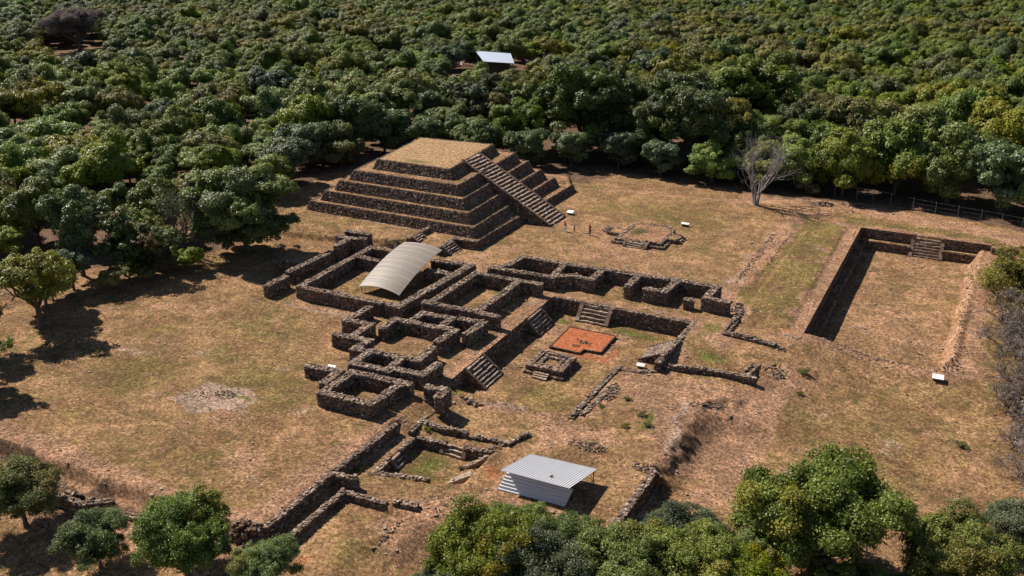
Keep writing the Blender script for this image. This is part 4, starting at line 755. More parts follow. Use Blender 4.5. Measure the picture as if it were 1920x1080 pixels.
clear = lambda j, i: (1-np.clip(soil[j, i]*1.1+clay[j, i]+pale[j, i]+dark[j, i], 0, 1))*(1-forest[j, i])*(1-inside_patio[j, i]*.5)
tufts("dry_grass", "dry tan grass tufts over the lawns", 42000, lambda j, i: clear(j, i)*.8+.05, MDG, .11)
tufts("green_grass", "green weeds and grass among the dry turf", 60000, lambda j, i: np.clip(green[j, i]*.9+olive[j, i]*.16*(1-soil[j, i])+.008, 0, 1)*(1-forest[j, i]), MGG, .12)

# ---------------------------------------------------------------- trees
def crown(R, H, ncl, leaf, dens=2.3, low=-.35, clr=.30, seed=0, mat=0, m=None, cz=0, tint=.5, col=None, at=(0, 0)):
    """crown centred at z=cz, horizontal radius R, half height H: boughs carrying many small uneven leaf sprays"""
    m = m or MB(); nb = max(7, ncl//9); d = rng.normal(0, 1, (nb*4, 3)); d /= np.linalg.norm(d, axis=1)[:, None]; d = d[d[:, 2] > low][:nb]; nb = len(d)
    rad = rng.uniform(.45, .95, nb); B = d*rad[:, None]; per_b = rng.integers(5, 13, nb); bi = np.repeat(np.arange(nb), per_b); n = len(bi)
    off = rng.normal(0, 1, (n, 3)); off /= np.linalg.norm(off, axis=1)[:, None]; off *= rng.uniform(.12, .50, n)[:, None]; off[:, 2] = np.abs(off[:, 2])*.8-.05
    C = (B[bi]+off); C = C/np.maximum(1, np.linalg.norm(C, axis=1)/1.2)[:, None]; dc = C/np.linalg.norm(C, axis=1)[:, None]; C = C*[R, R, H]+[at[0], at[1], cz]
    cr = np.clip(rng.gamma(6, .17, n), .5, 1.9)*clr*R*.46
    per = np.maximum(8, (dens*4*np.pi*cr**2*.75/(leaf**2*.42)).astype(int)); ci = np.repeat(np.arange(n), per); k = len(ci)
    e = rng.normal(0, 1, (k, 3)); e /= np.linalg.norm(e, axis=1)[:, None]; flip = (np.einsum('ij,ij->i', e, dc[ci]) < -.5); e[flip] *= -1
    e[:, 2] = np.where(e[:, 2] < -.45, -e[:, 2], e[:, 2]); an = np.column_stack([rng.uniform(.7, 1.3, n), rng.uniform(.7, 1.3, n), rng.uniform(.55, 1.15, n)])
    p = C[ci]+e*an[ci]*cr[ci][:, None]*np.clip(rng.normal(.95, .15 if leaf > .2 else .27, k), .2, 1.7)[:, None]
    nn_ = e*(.9 if leaf > .2 else .6)+dc[ci]*.25+rng.normal(0, .38 if leaf > .2 else .6, (k, 3))+[0, 0, .3]; nn_ /= np.linalg.norm(nn_, axis=1)[:, None]
    ct = rng.normal(0, .10, n); cb = rng.normal(0, .10, nb); t = np.clip(tint+ct[ci]+cb[bi][ci]+rng.normal(0, .11, k)+.12*e[:, 2], 0, 1)  # tint lightens toward the spray tops: shading put into leaf colour
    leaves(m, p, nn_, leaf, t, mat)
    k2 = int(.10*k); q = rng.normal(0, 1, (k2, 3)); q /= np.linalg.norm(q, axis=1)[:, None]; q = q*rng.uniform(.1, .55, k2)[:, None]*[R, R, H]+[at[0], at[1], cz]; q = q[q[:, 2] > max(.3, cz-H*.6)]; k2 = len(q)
    nq = rng.normal(0, 1, (k2, 3)); nq /= np.linalg.norm(nq, axis=1)[:, None]; leaves(m, q, nq, leaf*1.6, np.clip(rng.normal(.2, .1, k2), 0, 1), mat)  # inner fill leaves coloured darker, painting the shade inside the crown
    return m
def limbs(m, R, H, cz, n=6, r0=.22, mat=0, fork=.35, sides=7, sub=3):
    zf = cz-H*.75; zf = max(zf, .6); tube(m, [(0, 0, -.4), (.05, .02, zf*.5), (0, .05, zf)], [r0*1.35, r0*1.05, r0*.9], sides+1, .5, mat)
    for i in range(n):
        a = 6.28*i/n+rng.uniform(-.4, .4); l = rng.uniform(.5, .8)*R; top = cz+rng.uniform(-.1, .5)*H; P = [(0, .05, zf*.9)]
        for s in (.35, .7, 1): P.append((math.cos(a)*l*s+rng.normal(0, .12), math.sin(a)*l*s+rng.normal(0, .12), zf+(top-zf)*s**.8))
        tube(m, P, np.array([.62, .45, .28, .1])*r0, sides, .5, mat)
        for j in range(sub):
            s0 = rng.uniform(.35, .8); p0 = np.array(P[1])*(1-s0)+np.array(P[3])*s0; q = p0+np.array([rng.normal(0, .28)*R, rng.normal(0, .28)*R, rng.uniform(.05, .3)*H]); tube(m, [p0, (p0+q)/2+rng.normal(0, .08, 3), q], np.array([.25, .16, .05])*r0, 5, .5, mat)
    return m
def lobed(R, H, cz, ncl, leaf, dens, low, clr, tint, nl, mats=1, split=.3):
    m = MB(); crown(R*.72, H*.85, int(ncl*.45), leaf, dens, low, clr*1.35, cz=cz-.05*H, tint=tint, m=m); a0 = rng.uniform(0, 6.28)
    for i in range(nl):
        a = a0+6.28*i/nl+rng.uniform(-.45, .45); f = rng.uniform(.38, .60); rr = rng.uniform(.34, .52); zz = cz+H*rng.uniform(-.35, .50)
        crown(R*rr, H*rr*rng.uniform(.8, 1.35), max(9, int(ncl*.75/nl)), leaf, dens, max(low, -.8), clr/rr*.75, cz=zz, tint=tint+rng.uniform(-.12, .12), m=m, at=(math.cos(a)*f*R, math.sin(a)*f*R), mat=1 if (mats > 1 and rng.random() < split) else 0)
    return m
class Kind: pass
def make_kind(R, H, cz, ncl, leaf, mat, dens=2.3, low=-.35, clr=.30, nl=6, r0=.2, bark=None, extra=None, tint=.5):
    """unit tree: crown radius R at height cz"""
    k = Kind(); k.R = R; k.cz = cz; nlb = 0 if R < 3.5 else (5 if R < 5 else 8)
    m = lobed(R, H, cz, ncl, leaf, dens, low, clr, tint, nlb, 2 if extra else 1, .4) if nlb else crown(R, H, ncl, leaf, dens, low, clr, cz=cz, tint=tint)
    if extra and not nlb: crown(R*.85, H*.9, extra[0], leaf, dens*.5, .2, clr*.8, m=m, cz=cz+H*.25, mat=1, tint=extra[2] if len(extra) > 2 else .6)
    k.crown = m.build("crown", [mat]+([extra[1]] if extra else [])); COL.objects.unlink(k.crown)
    m = limbs(MB(), R, H, cz, nl, r0); k.trunk = m.build("trunk", [bark or MBARK], smooth=True); COL.objects.unlink(k.trunk); return k
def place(k, x, y, s, lab, group=None, name="tree", rz=None, sz=None, z=None, cat="tree"):
    r = empty(name, (x, y, gz(x, y) if z is None else z), random.uniform(0, 6.28) if rz is None else rz); r.scale = (s, s, sz or s); tag(r, lab, cat, group)
    for q in (k.crown, k.trunk):
        c = q.copy(); COL.objects.link(c); c.parent = r
    return r
AV = [make_kind(4.6, rng.uniform(3.0, 3.6), 4.2, 215, .30, L_AV, 1.35, low=-.45, extra=((50, L_OL) if i in (1, 4) else None), tint=.5) for i in range(6)]
AV += [make_kind(4.6, 3.2, 4.2, 180, .33, L_OL, 1.4, low=-.4, tint=.42), make_kind(4.6, 3.6, 4.6, 190, .33, L_BL, 1.5, low=-.5, tint=.42)]
AVL = [make_kind(4.6, 3.9, 3.7, 260, .30, L_AV, 1.35, low=-1), make_kind(4.6, 3.8, 3.6, 250, .30, L_AV, 1.35, low=-1, extra=(60, L_OL), tint=.45), make_kind(4.6, 4.0, 3.8, 250, .30, L_BL, 1.3, low=-1, tint=.42), make_kind(4.6, 3.9, 3.6, 250, .30, L_OL, 1.25, low=-1, tint=.4)]
TALL = [make_kind(7.5, 7.0, 7.6, 300, .36, L_DK, 1.35, low=-.85, clr=.24, nl=7, r0=.38, extra=(60, L_OL)), make_kind(7.5, 6.5, 7.4, 290, .36, L_AV, 1.3, low=-.8, clr=.25, nl=7, r0=.38, extra=(40, L_DK), tint=.36), make_kind(7.5, 6.6, 7.2, 300, .36, L_DK, 1.4, low=-.85, clr=.25, nl=6, r0=.35, tint=.6)]
FG = [make_kind(4.2, 3.1, 3.6, 420, .15, L_AV, 1.1, low=-.6, clr=.24, nl=8, r0=.2, extra=(70, L_OL), tint=.56), make_kind(4.2, 3.2, 3.6, 400, .15, L_BL, 1.05, low=-.6, clr=.24, nl=8, r0=.2, extra=(60, L_AV), tint=.5), make_kind(4.2, 3.3, 3.8, 420, .15, L_AV, 1.1, low=-.6, clr=.24, nl=8, r0=.2, extra=(110, L_OL, .5), tint=.4)]
SPARSE = make_kind(4.0, 2.8, 4.2, 120, .24, L_OL, .85, low=-.3, clr=.22, nl=9, r0=.26, bark=MBARK, tint=.28)
BROWN = make_kind(3.0, 3.0, 3.2, 150, .24, L_BR, 1.4, low=-.7, clr=.25, nl=5, r0=.15, extra=(40, L_DK))
BIGT = make_kind(8.4, 7.4, 7.0, 420, .34, L_DK, 1.3, low=-1, clr=.22, nl=7, r0=.4, extra=(50, L_AV), tint=.62)
BRT = make_kind(3.4, 4.2, 4.2, 200, .26, L_DK, 1.4, low=-1, clr=.25, nl=6, r0=.16, extra=(90, L_BR, .4), tint=.6)
NARROW = make_kind(3.8, 6.0, 6.2, 230, .30, L_BL, 1.4, low=-1, clr=.26, nl=6, r0=.25, tint=.4)
DRY = make_kind(8.0, 5.0, 6.0, 300, .22, L_GR, .6, low=-.3, clr=.25, nl=12, r0=.4, bark=MTWIG)

GF = "trees in the foreground"
FGT = [(-65.9, 40.8, 3.5, 0, "light green tree cut by the bottom left corner of the view"), (-56.1, 39.8, 2.7, 1, "small grey-green tree with a visible forked trunk, second from the left corner"), (-49.0, 41.9, 3.8, 2, "dark green tree with rusty tips at the bottom, third from the left corner"), (-42.0, 43.0, 2.6, 2, "small round tree with orange-tinged top at the bottom, fourth from left"),
 (-32.4, 48.3, .95, 0, "tiny sapling left of the foreground tree clump"), (-28.2, 51.0, 3.9, 2, "dark left tree of the central foreground clump"), (-27.2, 54.6, 3.0, 0, "tree in the central clump just below the metal shed"), (-23.2, 54.8, 3.0, 2, "tree of the central clump under the shed's right corner"), (-23.5, 50.6, 3.5, 1, "grey-leaved tree at the bottom edge of the central clump"),
 (-18.5, 54.8, 3.6, 0, "broad tree at the bottom edge below the trench"), (-16.0, 60.0, 3.0, 1, "tree rising at the end of the trench, crown top reaching highest in the clump"), (-13.8, 56.2, 3.6, 0, "tree on the right half of the central clump"), (-11.5, 60.4, 2.7, 2, "sparse tree on the right edge of the central clump"),
 (-7.0, 64.4, 5.4, 0, "largest foreground tree, broad rounded crown on the lower right lawn"), (-10.3, 68.3, 2.1, 2, "narrow dark tree behind the left shoulder of the largest foreground tree"), (3.0, 66.6, 3.7, 2, "dark green tree near the bottom right corner"), (7.0, 74.5, 2.7, 1, "bluish tree cut by the right edge near the bottom"), (-.2, 62.0, 2.0, 1, "small pale bush left of the bottom right tree"), (-30.5, 47.6, 2.2, 1, "small bush at the bottom, left of the central clump"), (-10.6, 58.2, 2.9, 0, "leafy tree bridging the central clump and the largest foreground tree"), (-4.0, 60.8, 2.6, 2, "low tree at the bottom edge beneath the largest foreground tree")]
for x, y, R0, k, lab in FGT: place(FG[k], x, y, R0/4.2*(1.08 if x < -38 else 1.2), lab, GF, name="tree")
GL = "trees bordering the west lawn"
LT = [(-94.5, 65.5, 4.9, SPARSE, 4.0, "sparse yellow-green tree with dark leaning trunk at the left edge of the lawn", 1.1), (-98.5, 69.5, 4.2, AV[6], 4.6, "olive bushy tree behind the sparse yellow-green tree at the left edge", 1.1), (-117.6, 78.9, 3.2, AV[0], 4.6, "small round tree at the left edge behind the dry clearing", 1), (-104.0, 79.5, 4.2, NARROW, 3.8, "tall narrow blue-green tree left of the brown-topped bushes", 1.05), (-101.0, 75.5, 3.3, AV[7], 4.6, "lower blue-green tree in front of the tall narrow one", 1.0),
      (-99.0, 82.0, 3.6, BRT, 3.4, "brown-topped bushy tree, left one of the pair", 1.0), (-95.5, 83.5, 3.3, BRT, 3.4, "brown-topped bushy tree, right one of the pair", .85), (-105.5, 103.5, 5.2, AV[1], 4.6, "light green tree behind the half-bare tree", 1.1), (-106.0, 94.4, 5.0, AV[2], 4.6, "tree left of the half-bare tree behind the west lawn", 1.1), (-112, 88, 4.6, AV[3], 4.6, "rounded tree behind the tall narrow blue-green tree", 1.0),
      (-91.0, 96.5, 7.4, BIGT, 8.4, "huge dark dense tree overhanging the west corner of the ruins", 1.0), (-95.5, 98.0, 4.0, AV[7], 4.6, "greyish tree tucked beside the huge dark tree", 1.2), (-92.5, 87.0, 2.2, AV[4], 4.6, "low shrub in the shade between the brown-topped bushes and the huge tree", 1.0), (-97.5, 87.5, 3.0, AV[7], 4.6, "low grey-green shrub under the half-bare tree", 1.0), (-96.0, 77.5, 2.0, AV[6], 4.6, "low shrub at the foot of the brown-topped bushes", 1.0), (-100.5, 72.0, 2.6, AV[2], 4.6, "low shrub behind the left edge tree", 1.0), (-102.5, 89.0, 3.6, AV[5], 4.6, "bushy tree between the tall narrow tree and the half-bare one", 1.1)]
for x, y, R0, k, Rk, lab, zs in LT: place(k, x, y, R0/Rk, lab, GL, sz=R0/Rk*zs)
OFF = [(-94.5, 57.5, 4.2, SPARSE, "spreading tree beyond the left edge whose shadow lies on the lawn"), (-87.5, 44.0, 4.4, SPARSE, "second spreading tree beyond the left edge shading the lawn")]
for x, y, R0, k, lab in OFF: place(k, x, y, R0/4.0, lab, GL)
place(AV[3], -87.0, 51.2, .85, "leafy tree beyond the left edge between the two spreading ones", GL)
GB = "tall trees behind the pyramid and plaza"
BT = [(-108.5, 148.5, 6.4, 2, "dark tree touching the left rear corner of the pyramid"), (-111, 163, 6.8, 1, "mid-green tree behind the left rear corner of the pyramid"), (-82.0, 165.5, 6.2, 1, "tree directly behind the pyramid's top right corner"), (-71.5, 171.0, 9.6, 0, "tallest spreading tree behind the plaza, with pale forked limbs"), (-90.1, 212, 7.6, 1, "large olive crown rising behind the tallest tree"),
      (-59.0, 171.0, 6.8, 2, "dark tree right of the tallest spreading tree"), (-49.2, 169.5, 9.0, 0, "broad dark tree above the plaza's far edge"), (-44.5, 196.0, 10.0, 1, "very large crown in the second row right of centre"), (-31.0, 182.0, 6.6, 2, "dark tree behind the leafless tree"), (-40.5, 166.5, 5.5, 2, "shaded tree left of the leafless tree"), (-36.0, 172.0, 6.2, 1, "green tree just behind the leafless tree"), (-64, 182, 8.0, 2, "shadowed tree in the second row behind the plaza"), (-97, 176, 6.6, 0, "dark-green tree in the second row behind the pyramid"), (-56, 188, 8.0, 0, "tall tree in the third row behind the plaza"), (-78, 187, 8.4, 0, "tall dark tree behind the tallest spreading one")]
for x, y, R0, k, lab in BT: place(TALL[k], x, y, R0/7.5, lab, GB)
for x, y, s_, k_, lab in ((-29.0, 165.0, 1.2, 0, "green tree right of the leafless tree, filling the gap before the gate"), (-34.5, 163.5, 1.05, 3, "shaded tree directly behind the leafless tree's trunk"), (-26.0, 173.5, 1.4, 1, "olive tree in the second row right of the leafless tree"), (-104.5, 151.0, 1.25, 7, "grey-green tree crowding the pyramid's rear left corner"), (-97.5, 153.5, 1.05, 5, "low crown just behind the pyramid's rear edge, left part"), (-86.0, 156.0, 1.1, 3, "low crown just behind the pyramid's rear edge, middle"), (-76.5, 156.0, 1.0, 7, "grey low tree behind the pyramid's rear right corner"), (-69.5, 160.5, .95, 2, "low shaded tree at the corner between pyramid and plaza"), (-61.0, 163.0, 1.0, 5, "low shaded tree under the tall ones behind the plaza, left"), (-52.5, 162.0, .9, 7, "low shaded tree under the tall ones behind the plaza, middle"), (-43.0, 161.5, 1.0, 3, "low shaded tree under the tall ones behind the plaza, right"), (-106, 124, 1.1, 2, "low tree west of the pyramid, beside its foot"), (-103.5, 116.5, .95, 0, "small tree west of the pyramid's front left corner"), (-110, 134, 1.2, 5, "rounded tree west of the pyramid's left flank")): place(AVL[k_ % 3 if k_ != 7 else 2], x, y, s_, lab, GB)
place(AV[0], -99.3, 163.6, 1.2, "bright green bushy tree immediately behind the pyramid top", GB); place(AVL[0], -105.6, 138.3, 1.0, "low tree beside the pyramid's left flank", GB); place(AV[4], -91.5, 160.0, 1.05, "low tree behind the middle of the pyramid top", GB)
GR = "dense trees above the ball court"
RT = [(-21.2, 163.5, 6.0, 0), (-13.5, 168.0, 7.2, 1), (-5.2, 167.5, 7.2, 2), (2.8, 164.2, 6.6, 3), (-20.3, 180.5, 7.0, 4), (-10.4, 184.0, 7.4, 6), (1.0, 181.0, 7.6, 6), (10.5, 162.0, 6.4, 0), (10.0, 176.0, 7.0, 1), (-17.0, 172.5, 6.0, 2)]
RL = ["pale green tree right of the leafless tree, crown down to the ground", "dense tree behind the fence gate", "broad leafy tree above the middle of the ball court", "dense tree above the ball court's right corner", "tree in the second row above the fence gate", "olive-topped tree in the second row above the ball court", "brownish-olive crown near the right edge, second row", "tree at the right edge above the fence", "second-row tree at the far right edge", "tree wedged between the two trees over the gate"]
for (x, y, R0, k), lab in zip(RT, RL): place(AVL[(0, 1, 0, 2, 3, 1, 3, 0, 1, 0)[RL.index(lab)]], x, y, R0/4.6, lab, GR, sz=R0/4.6*1.15)

# leafless trees
def branchy(m, p, d, l, r, depth, up=.25, spread=.55, sides=5):
    k = 3; P = [p]; dd = d
    for i in range(k):
        dd = dd+rng.normal(0, .13, 3); dd[2] += up*.12; dd /= np.linalg.norm(dd); P.append(P[-1]+dd*l/k)
    tube(m, P, np.linspace(r, r*.62, k+1), sides if depth > 1 else 3)
    if depth == 0: return
    nb = rng.integers(2, 4)
    for i in range(nb):
        nd = dd+rng.normal(0, spread, 3); nd[2] = nd[2]+up*.3; nd /= np.linalg.norm(nd); s = rng.integers(1, k+1) if i else k
        branchy(m, P[s], nd, l*rng.uniform(.62, .85), r*.62*rng.uniform(.75, 1), depth-1, up, spread, sides)
def bare_tree(name, lab, x, y, stems, l, r, depth, mat, up=.25, spread=.5, group="leafless trees and scrub", cat="tree", tilt=.35, leafy=0, lm=None, lsz=.2, sc=1):
    R0 = empty(name, (x, y, gz(x, y))); R0.scale = (sc, sc, sc); tag(R0, lab, cat, group); mt = MB(); mbr = MB(); ends = []
    for i in range(stems):
        a = 6.28*i/stems+rng.uniform(-.5, .5); d = np.array([math.cos(a)*tilt, math.sin(a)*tilt, 1.]); d /= np.linalg.norm(d); p = np.array([math.cos(a)*.15, math.sin(a)*.15, -.3]); P = [p, p+d*l*.5+rng.normal(0, .05, 3), p+d*l]
        tube(mt, P, [r*1.1, r, r*.85], 7)
        for j in range(3):
            nd = d+rng.normal(0, spread, 3); nd /= np.linalg.norm(nd); branchy(mbr, P[2] if j else P[1], nd, l*.8, r*.7, depth, up, spread)
    mt.build("trunk", mat, R0); mbr.build("branches", mat, R0)
    if leafy:
        V = np.concatenate(mbr.v); c = V[rng.integers(0, len(V), leafy)]+rng.normal(0, .12, (leafy, 3)); c = c[c[:, 2] > l]; nn_ = rng.normal(0, 1, c.shape)+[0, 0, .5]; nn_ /= np.linalg.norm(nn_, axis=1)[:, None]; ml = MB(); leaves(ml, c, nn_, lsz, rng.random(len(c))); ml.build("leaves", lm, R0)
    return R0
bare_tree("leafless_tree", "pale leafless tree with upright limbs at the far edge of the plaza", -32.7, 151.6, 4, 3.0, .15, 5, MGREY, .45, .46, tilt=.2, sc=1.3)
bare_tree("leafless_tree", "half-bare dark tree between green trees behind the west lawn", -98.5, 91.0, 4, 3.2, .16, 5, MTWIG, .5, .45, leafy=2500, lm=L_DK, lsz=.26)
place(DRY, -271, 221, 1.35, "big purplish-grey dry crown in the orchard at the top left", "leafless trees and scrub", name="dry_tree", sz=1.25)
bare_tree("leafless_tree", "bare twiggy tree at the left edge above the yellow-green tree", -106.0, 71.0, 4, 2.0, .1, 5, MTWIG, .2, .55, tilt=.6)
bare_tree("leafless_tree", "white bare branches left of the orchard hut", -147.0, 254.5, 3, 2.2, .16, 3, MWH, .3, .5, tilt=.6, sc=1.3)
bare_tree("leafless_tree", "white bare branches right of the orchard hut", -117.0, 249.0, 3, 2.2, .16, 3, MWH, .3, .5, tilt=.6, sc=1.2)
SB = [("leafy green-topped scrub at the upper right edge beside the ball court", 4.6, 129.5, 1.25, 5000, L_OL), ("bare twiggy scrub at the right edge, just below the leafy one", 5.4, 121.5, 1.2, 600, L_OL), ("bare scrub with pale seed heads at the right edge beside the court bench", 5.6, 114.5, 1.1, 1600, MTWIG), ("tangled grey scrub at the right edge level with the ball court pit", 5.8, 107.5, 1.1, 300, L_OL), ("grey-purple scrub at the right edge level with the lawn plaque", 6.4, 100.5, 1.05, 200, MTWIG),
      ("dry scrub at the right edge, middle of the lower lawn", 7.2, 93.5, 1.0, 200, MTWIG), ("lower dry scrub at the right edge above the bluish tree", 7.8, 86.5, .95, 200, MTWIG), ("dense thorny scrub on the right border behind the leafy one", 9.5, 137, 1.3, 3500, L_OL), ("dry brush further right, cut by the frame beside the court", 10, 116, 1.3, 1200, L_OL)]
for lab, x, y, s, lf, lm in SB: bare_tree("scrub_bush", lab, x, y, 8, 1.35, .07, 5, MTWIG, .15, .6, tilt=.9, leafy=lf, lm=lm, lsz=.2, sc=s, cat="bush")

L_SC = mat_leaf("brush_twig", (.075, .058, .048), (.15, .12, .10), (.27, .22, .185), .85, .1)
SCR = make_kind(3.2, 2.3, 2.0, 210, .13, L_SC, .36, low=-1, clr=.24, nl=14, r0=.08, bark=MTWIG)
SCG = make_kind(3.2, 2.6, 2.4, 200, .17, L_OL, .9, low=-.9, clr=.24, nl=12, r0=.08, bark=MTWIG)
for k_, x, y, s_, lab in ((SCG, 6.6, 131.0, 1.25, "leafy olive thicket at the right edge behind the ball court corner"), (SCR, 7.4, 123.0, 1.15, "grey brush mass at the right edge under the leafy thicket"), (SCR, 7.6, 115.5, 1.1, "grey brush mass at the right edge halfway down the ball court"), (SCR, 8.2, 108.0, 1.1, "grey brush mass at the right edge beside the court's near corner"), (SCR, 8.6, 101.0, 1.05, "brown-grey brush mass at the right edge, upper lawn"), (SCR, 9.2, 94.0, 1.0, "brown-grey brush mass at the right edge, mid lawn"), (SCR, 9.6, 87.5, .95, "brown-grey brush mass at the right edge, lower lawn"), (SCR, 9.8, 81.0, .8, "small dry brush at the right edge above the bluish tree")): place(k_, x, y, s_, lab, "leafless trees and scrub", name="scrub_bush", cat="bush")
# small green weeds and bushes
WB = [(-14.0, 96.7, .55, "round green bush at the head of the lower lawn"), (-13.6, 93.0, .35, "flat green weed below the round green bush"), (2.2, 90.5, .6, "bright green weed on the right side of the lower lawn"), (-28.6, 82.0, .4, "yellow-green weed on the bare ground east of the patio"), (-25.0, 77.9, .45, "green weed beside the pale bank"), (-27.0, 77.0, .4, "pale green weed left of the bank weeds"), (-26.4, 79.8, .45, "olive weed above the pale green weeds"), (-44.0, 76.4, .3, "thin green weed at the foot of the patio's west wall"), (-30.6, 79.5, .3, "grey-green weed below the collapsed parallel wall"), (-45.6, 58.8, .35, "grey-green weed in the passage by the long lawn wall"), (-43.5, 67.3, .4, "green weed by the cross-shaped walls"), (-38.0, 59.5+5, .3, "grey bush at the little courtyard's edge"), (-26.0, 168.0-7.5, 1.6, "rust-brown bush right of the leafless tree")]
wk = make_kind(1.0, .4, .3, 60, .12, MGG, .8, low=-.2, clr=.36, nl=4, r0=.03, tint=.8); wb = make_kind(1.0, .8, .7, 70, .14, L_BR, 1.1, low=-.2, clr=.36, nl=4, r0=.03, tint=.7)
for x, y, s, lab in WB: place(wb if 'rust' in lab else wk, x, y, s, lab, "low weeds and bushes", name="green_bush", cat="bush")

# orchard: jittered grid, nearest 300 as individuals, the rest as one mass
C27, S27 = math.cos(R_(27)), math.sin(R_(27))
def proj(x, y, z):
    r = x*C27+y*S27; f = -x*S27+y*C27; u = z-46; d = f*math.cos(R_(22))-u*math.sin(R_(22)); v = f*math.sin(R_(22))+u*math.cos(R_(22)); return 960+1800*r/d, 540-1800*v/d, d
FB = np.array([(-400, 40), (-122, 70), (-112, 84), (-113, 97), (-112, 112), (-110, 130), (-118, 150), (-118, 168), (-104, 172), (-88, 178), (-86, 196), (-50, 204), (-24, 190), (-8, 192), (14, 186), (20, 150), (60, 120), (400, 100), (700, 1300), (-900, 1300)])
sp = 8.9; ga, gb = np.meshgrid(np.arange(-760, 520, sp), np.arange(40, 900, sp)); ga = ga+(np.round(gb/sp) % 2)*sp*.5; a0 = R_(12)
X = (ga*math.cos(a0)-gb*math.sin(a0)).ravel(); Y = (ga*math.sin(a0)+gb*math.cos(a0)).ravel(); X = X+rng.normal(0, 1.1, X.size); Y = Y+rng.normal(0, 1.1, Y.size)
kp = polydist(X, Y, FB) < -1; X, Y = X[kp], Y[kp]
px_, py_, dd = proj(X, Y, 4.5); kp = (dd > 20) & (px_ > -160) & (px_ < 2080) & (py_ > -75) & (py_ < 1100) & (dd < 700); X, Y, dd = X[kp], Y[kp], dd[kp]
hut = (((X+127)/12)**2+((Y-238)/9)**2 > 1) & (((X+119)/9)**2+((Y-250)/7)**2 > 1) & (((X+146)/5)**2+((Y-252)/5)**2 > 1) & (((X+271)/10)**2+((Y-221)/10)**2 > 1)
own = np.ones(len(X), bool)
ttx, tty, _ = proj(X, Y, 7.5); hx, hy, hd = proj(-127., 242., 0.); own &= ~((ttx > 868) & (ttx < 1012) & (tty < 126) & (dd < hd+6) & (py_[kp] if False else True) & (proj(X, Y, 0.)[1] > 118))
ttx, tty, _ = proj(X, Y, 9.); own &= ~((ttx > 60) & (ttx < 215) & (tty < 80) & (proj(X, Y, 0.)[1] > 60) & (dd < proj(-271., 221., 0.)[2]))
for x, y, R0, *_ in [(-98.5, 91, 3)]+[(t[0], t[1], t[2]) for t in LT]+[(t[0], t[1], t[2]*.8) for t in BT]+[(t[0], t[1], t[2]*.8) for t in RT]+[(-99.3, 163.6, 5), (-105.6, 138.3, 4.5)]: own &= np.hypot(X-x, Y-y) > R0*.55+2.8
gapn = (vnoise(X, Y, 13, 21) > .12); kp = hut & own & gapn; X, Y, dd = X[kp], Y[kp], dd[kp]; o_ = np.argsort(dd); X, Y, dd = X[o_], Y[o_], dd[o_]
S_ = 1.1*rng.uniform(.72, 1.24, len(X))*(.94+.16*vnoise(X, Y, 40, 8)); Zg = hgt(X, Y); KI = rng.choice(8, len(X), p=[.155, .155, .155, .155, .14, .12, .06, .06])
olv = vnoise(X, Y, 45, 31) > .66; KI = np.where(olv & (rng.random(len(X)) < .45), 6, KI)
print("orchard trees", len(X))
def orch_label(x, y, k, s):
    p, q, _ = proj(x, y, 4)
    cols = ((150, "at the left edge"), (330, "well left of the pyramid"), (560, "just left of the pyramid"), (760, "above the pyramid corner"), (950, "above the pyramid summit"), (1130, "above the pyramid stairway"), (1330, "above the plaza altar"), (1520, "above the leafless tree"), (1720, "above the ball court"), (9999, "at the right edge"))
    c = next(t for lim, t in cols if p < lim)
    rows = ((130, "at the very top"), (180, "in upper ranks"), (235, "in middle ranks"), (300, "in lower ranks"), (380, "near the forest edge"), (9999, "at the clearing's rim"))
    w_ = next(t for lim, t in rows if q < lim)
    tint = ["fresh green", "olive-flecked", "fresh green", "fresh green", "olive-flecked", "fresh green", "yellow-olive", "grey-green"][k]
    size = "small" if s < 1.02 else ("broad" if s > 1.24 else "medium")
    return f"{size} {tint} avocado tree {w_}, {c}", f"orchard trees {w_}, {c}"
for i in range(min(300, len(X))):
    lab, g = orch_label(X[i], Y[i], KI[i], S_[i]); place(AV[KI[i]], X[i], Y[i], S_[i], lab, g, name="avocado_tree", z=float(Zg[i]), sz=S_[i]*random.uniform(.9, 1.2))
pc = bpy.data.collections.new("orchard_sources")
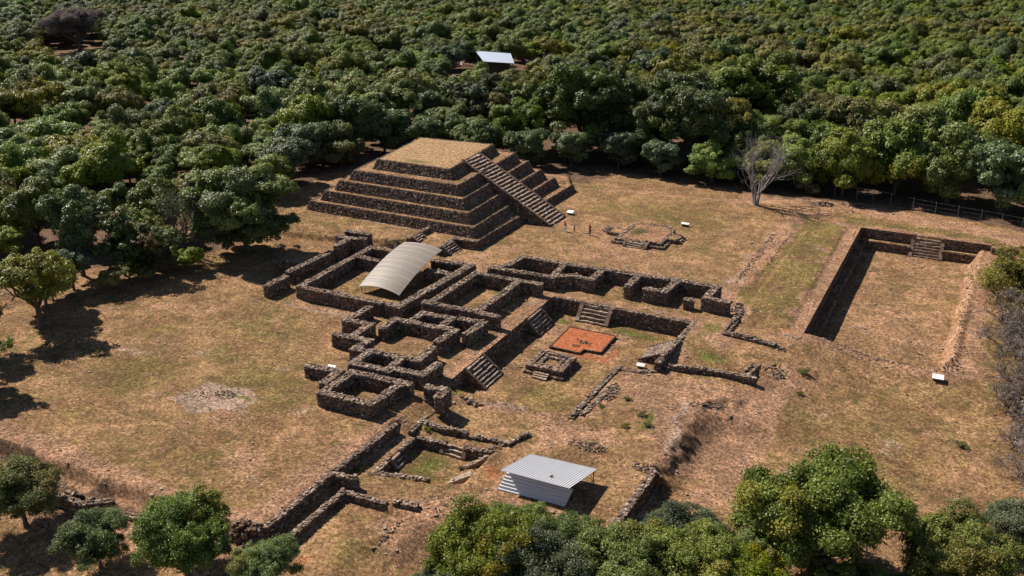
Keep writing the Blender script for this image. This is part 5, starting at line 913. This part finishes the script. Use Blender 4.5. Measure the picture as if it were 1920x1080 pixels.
for k in AV:
    m = MB(); src = k.crown.data; o = k.crown.copy(); o.name = "orchard_crown"; pc.objects.link(o)
me = bpy.data.meshes.new("orchard"); sel = slice(300, None); me.from_pydata([tuple(v) for v in np.column_stack([X[sel], Y[sel], Zg[sel]])], [], []); me.update()
for nm, val, ty in (("scl", S_[sel], 'FLOAT'), ("rot", rng.uniform(0, 6.28, len(X[sel])), 'FLOAT'), ("pick", KI[sel], 'INT')):
    a = me.attributes.new(nm, ty, 'POINT'); a.data.foreach_set("value", val.astype(np.float32 if ty == 'FLOAT' else np.int32))
orch = bpy.data.objects.new("orchard", me); COL.objects.link(orch); tag(orch, "far avocado orchard canopy filling the top of the view", "orchard", kind='stuff')
gn = bpy.data.node_groups.new("orchard_nodes", 'GeometryNodeTree'); gn.interface.new_socket("Geometry", in_out='INPUT', socket_type='NodeSocketGeometry'); gn.interface.new_socket("Geometry", in_out='OUTPUT', socket_type='NodeSocketGeometry')
gi_ = gn.nodes.new("NodeGroupInput"); go_ = gn.nodes.new("NodeGroupOutput"); ip = gn.nodes.new("GeometryNodeInstanceOnPoints"); ci_ = gn.nodes.new("GeometryNodeCollectionInfo"); ci_.inputs[0].default_value = pc; ci_.inputs[1].default_value = True; ci_.inputs[2].default_value = True
def named(n_, ty):
    q = gn.nodes.new("GeometryNodeInputNamedAttribute"); q.data_type = ty; q.inputs[0].default_value = n_; return q.outputs[0]
cmb = gn.nodes.new("ShaderNodeCombineXYZ"); gn.links.new(named("rot", 'FLOAT'), cmb.inputs[2])
gn.links.new(gi_.outputs[0], ip.inputs["Points"]); gn.links.new(ci_.outputs[0], ip.inputs["Instance"]); ip.inputs["Pick Instance"].default_value = True
gn.links.new(named("pick", 'INT'), ip.inputs["Instance Index"]); gn.links.new(cmb.outputs[0], ip.inputs["Rotation"]); gn.links.new(named("scl", 'FLOAT'), ip.inputs["Scale"])
gn.links.new(ip.outputs[0], go_.inputs[0]); md = orch.modifiers.new("orchard", 'NODES'); md.node_group = gn
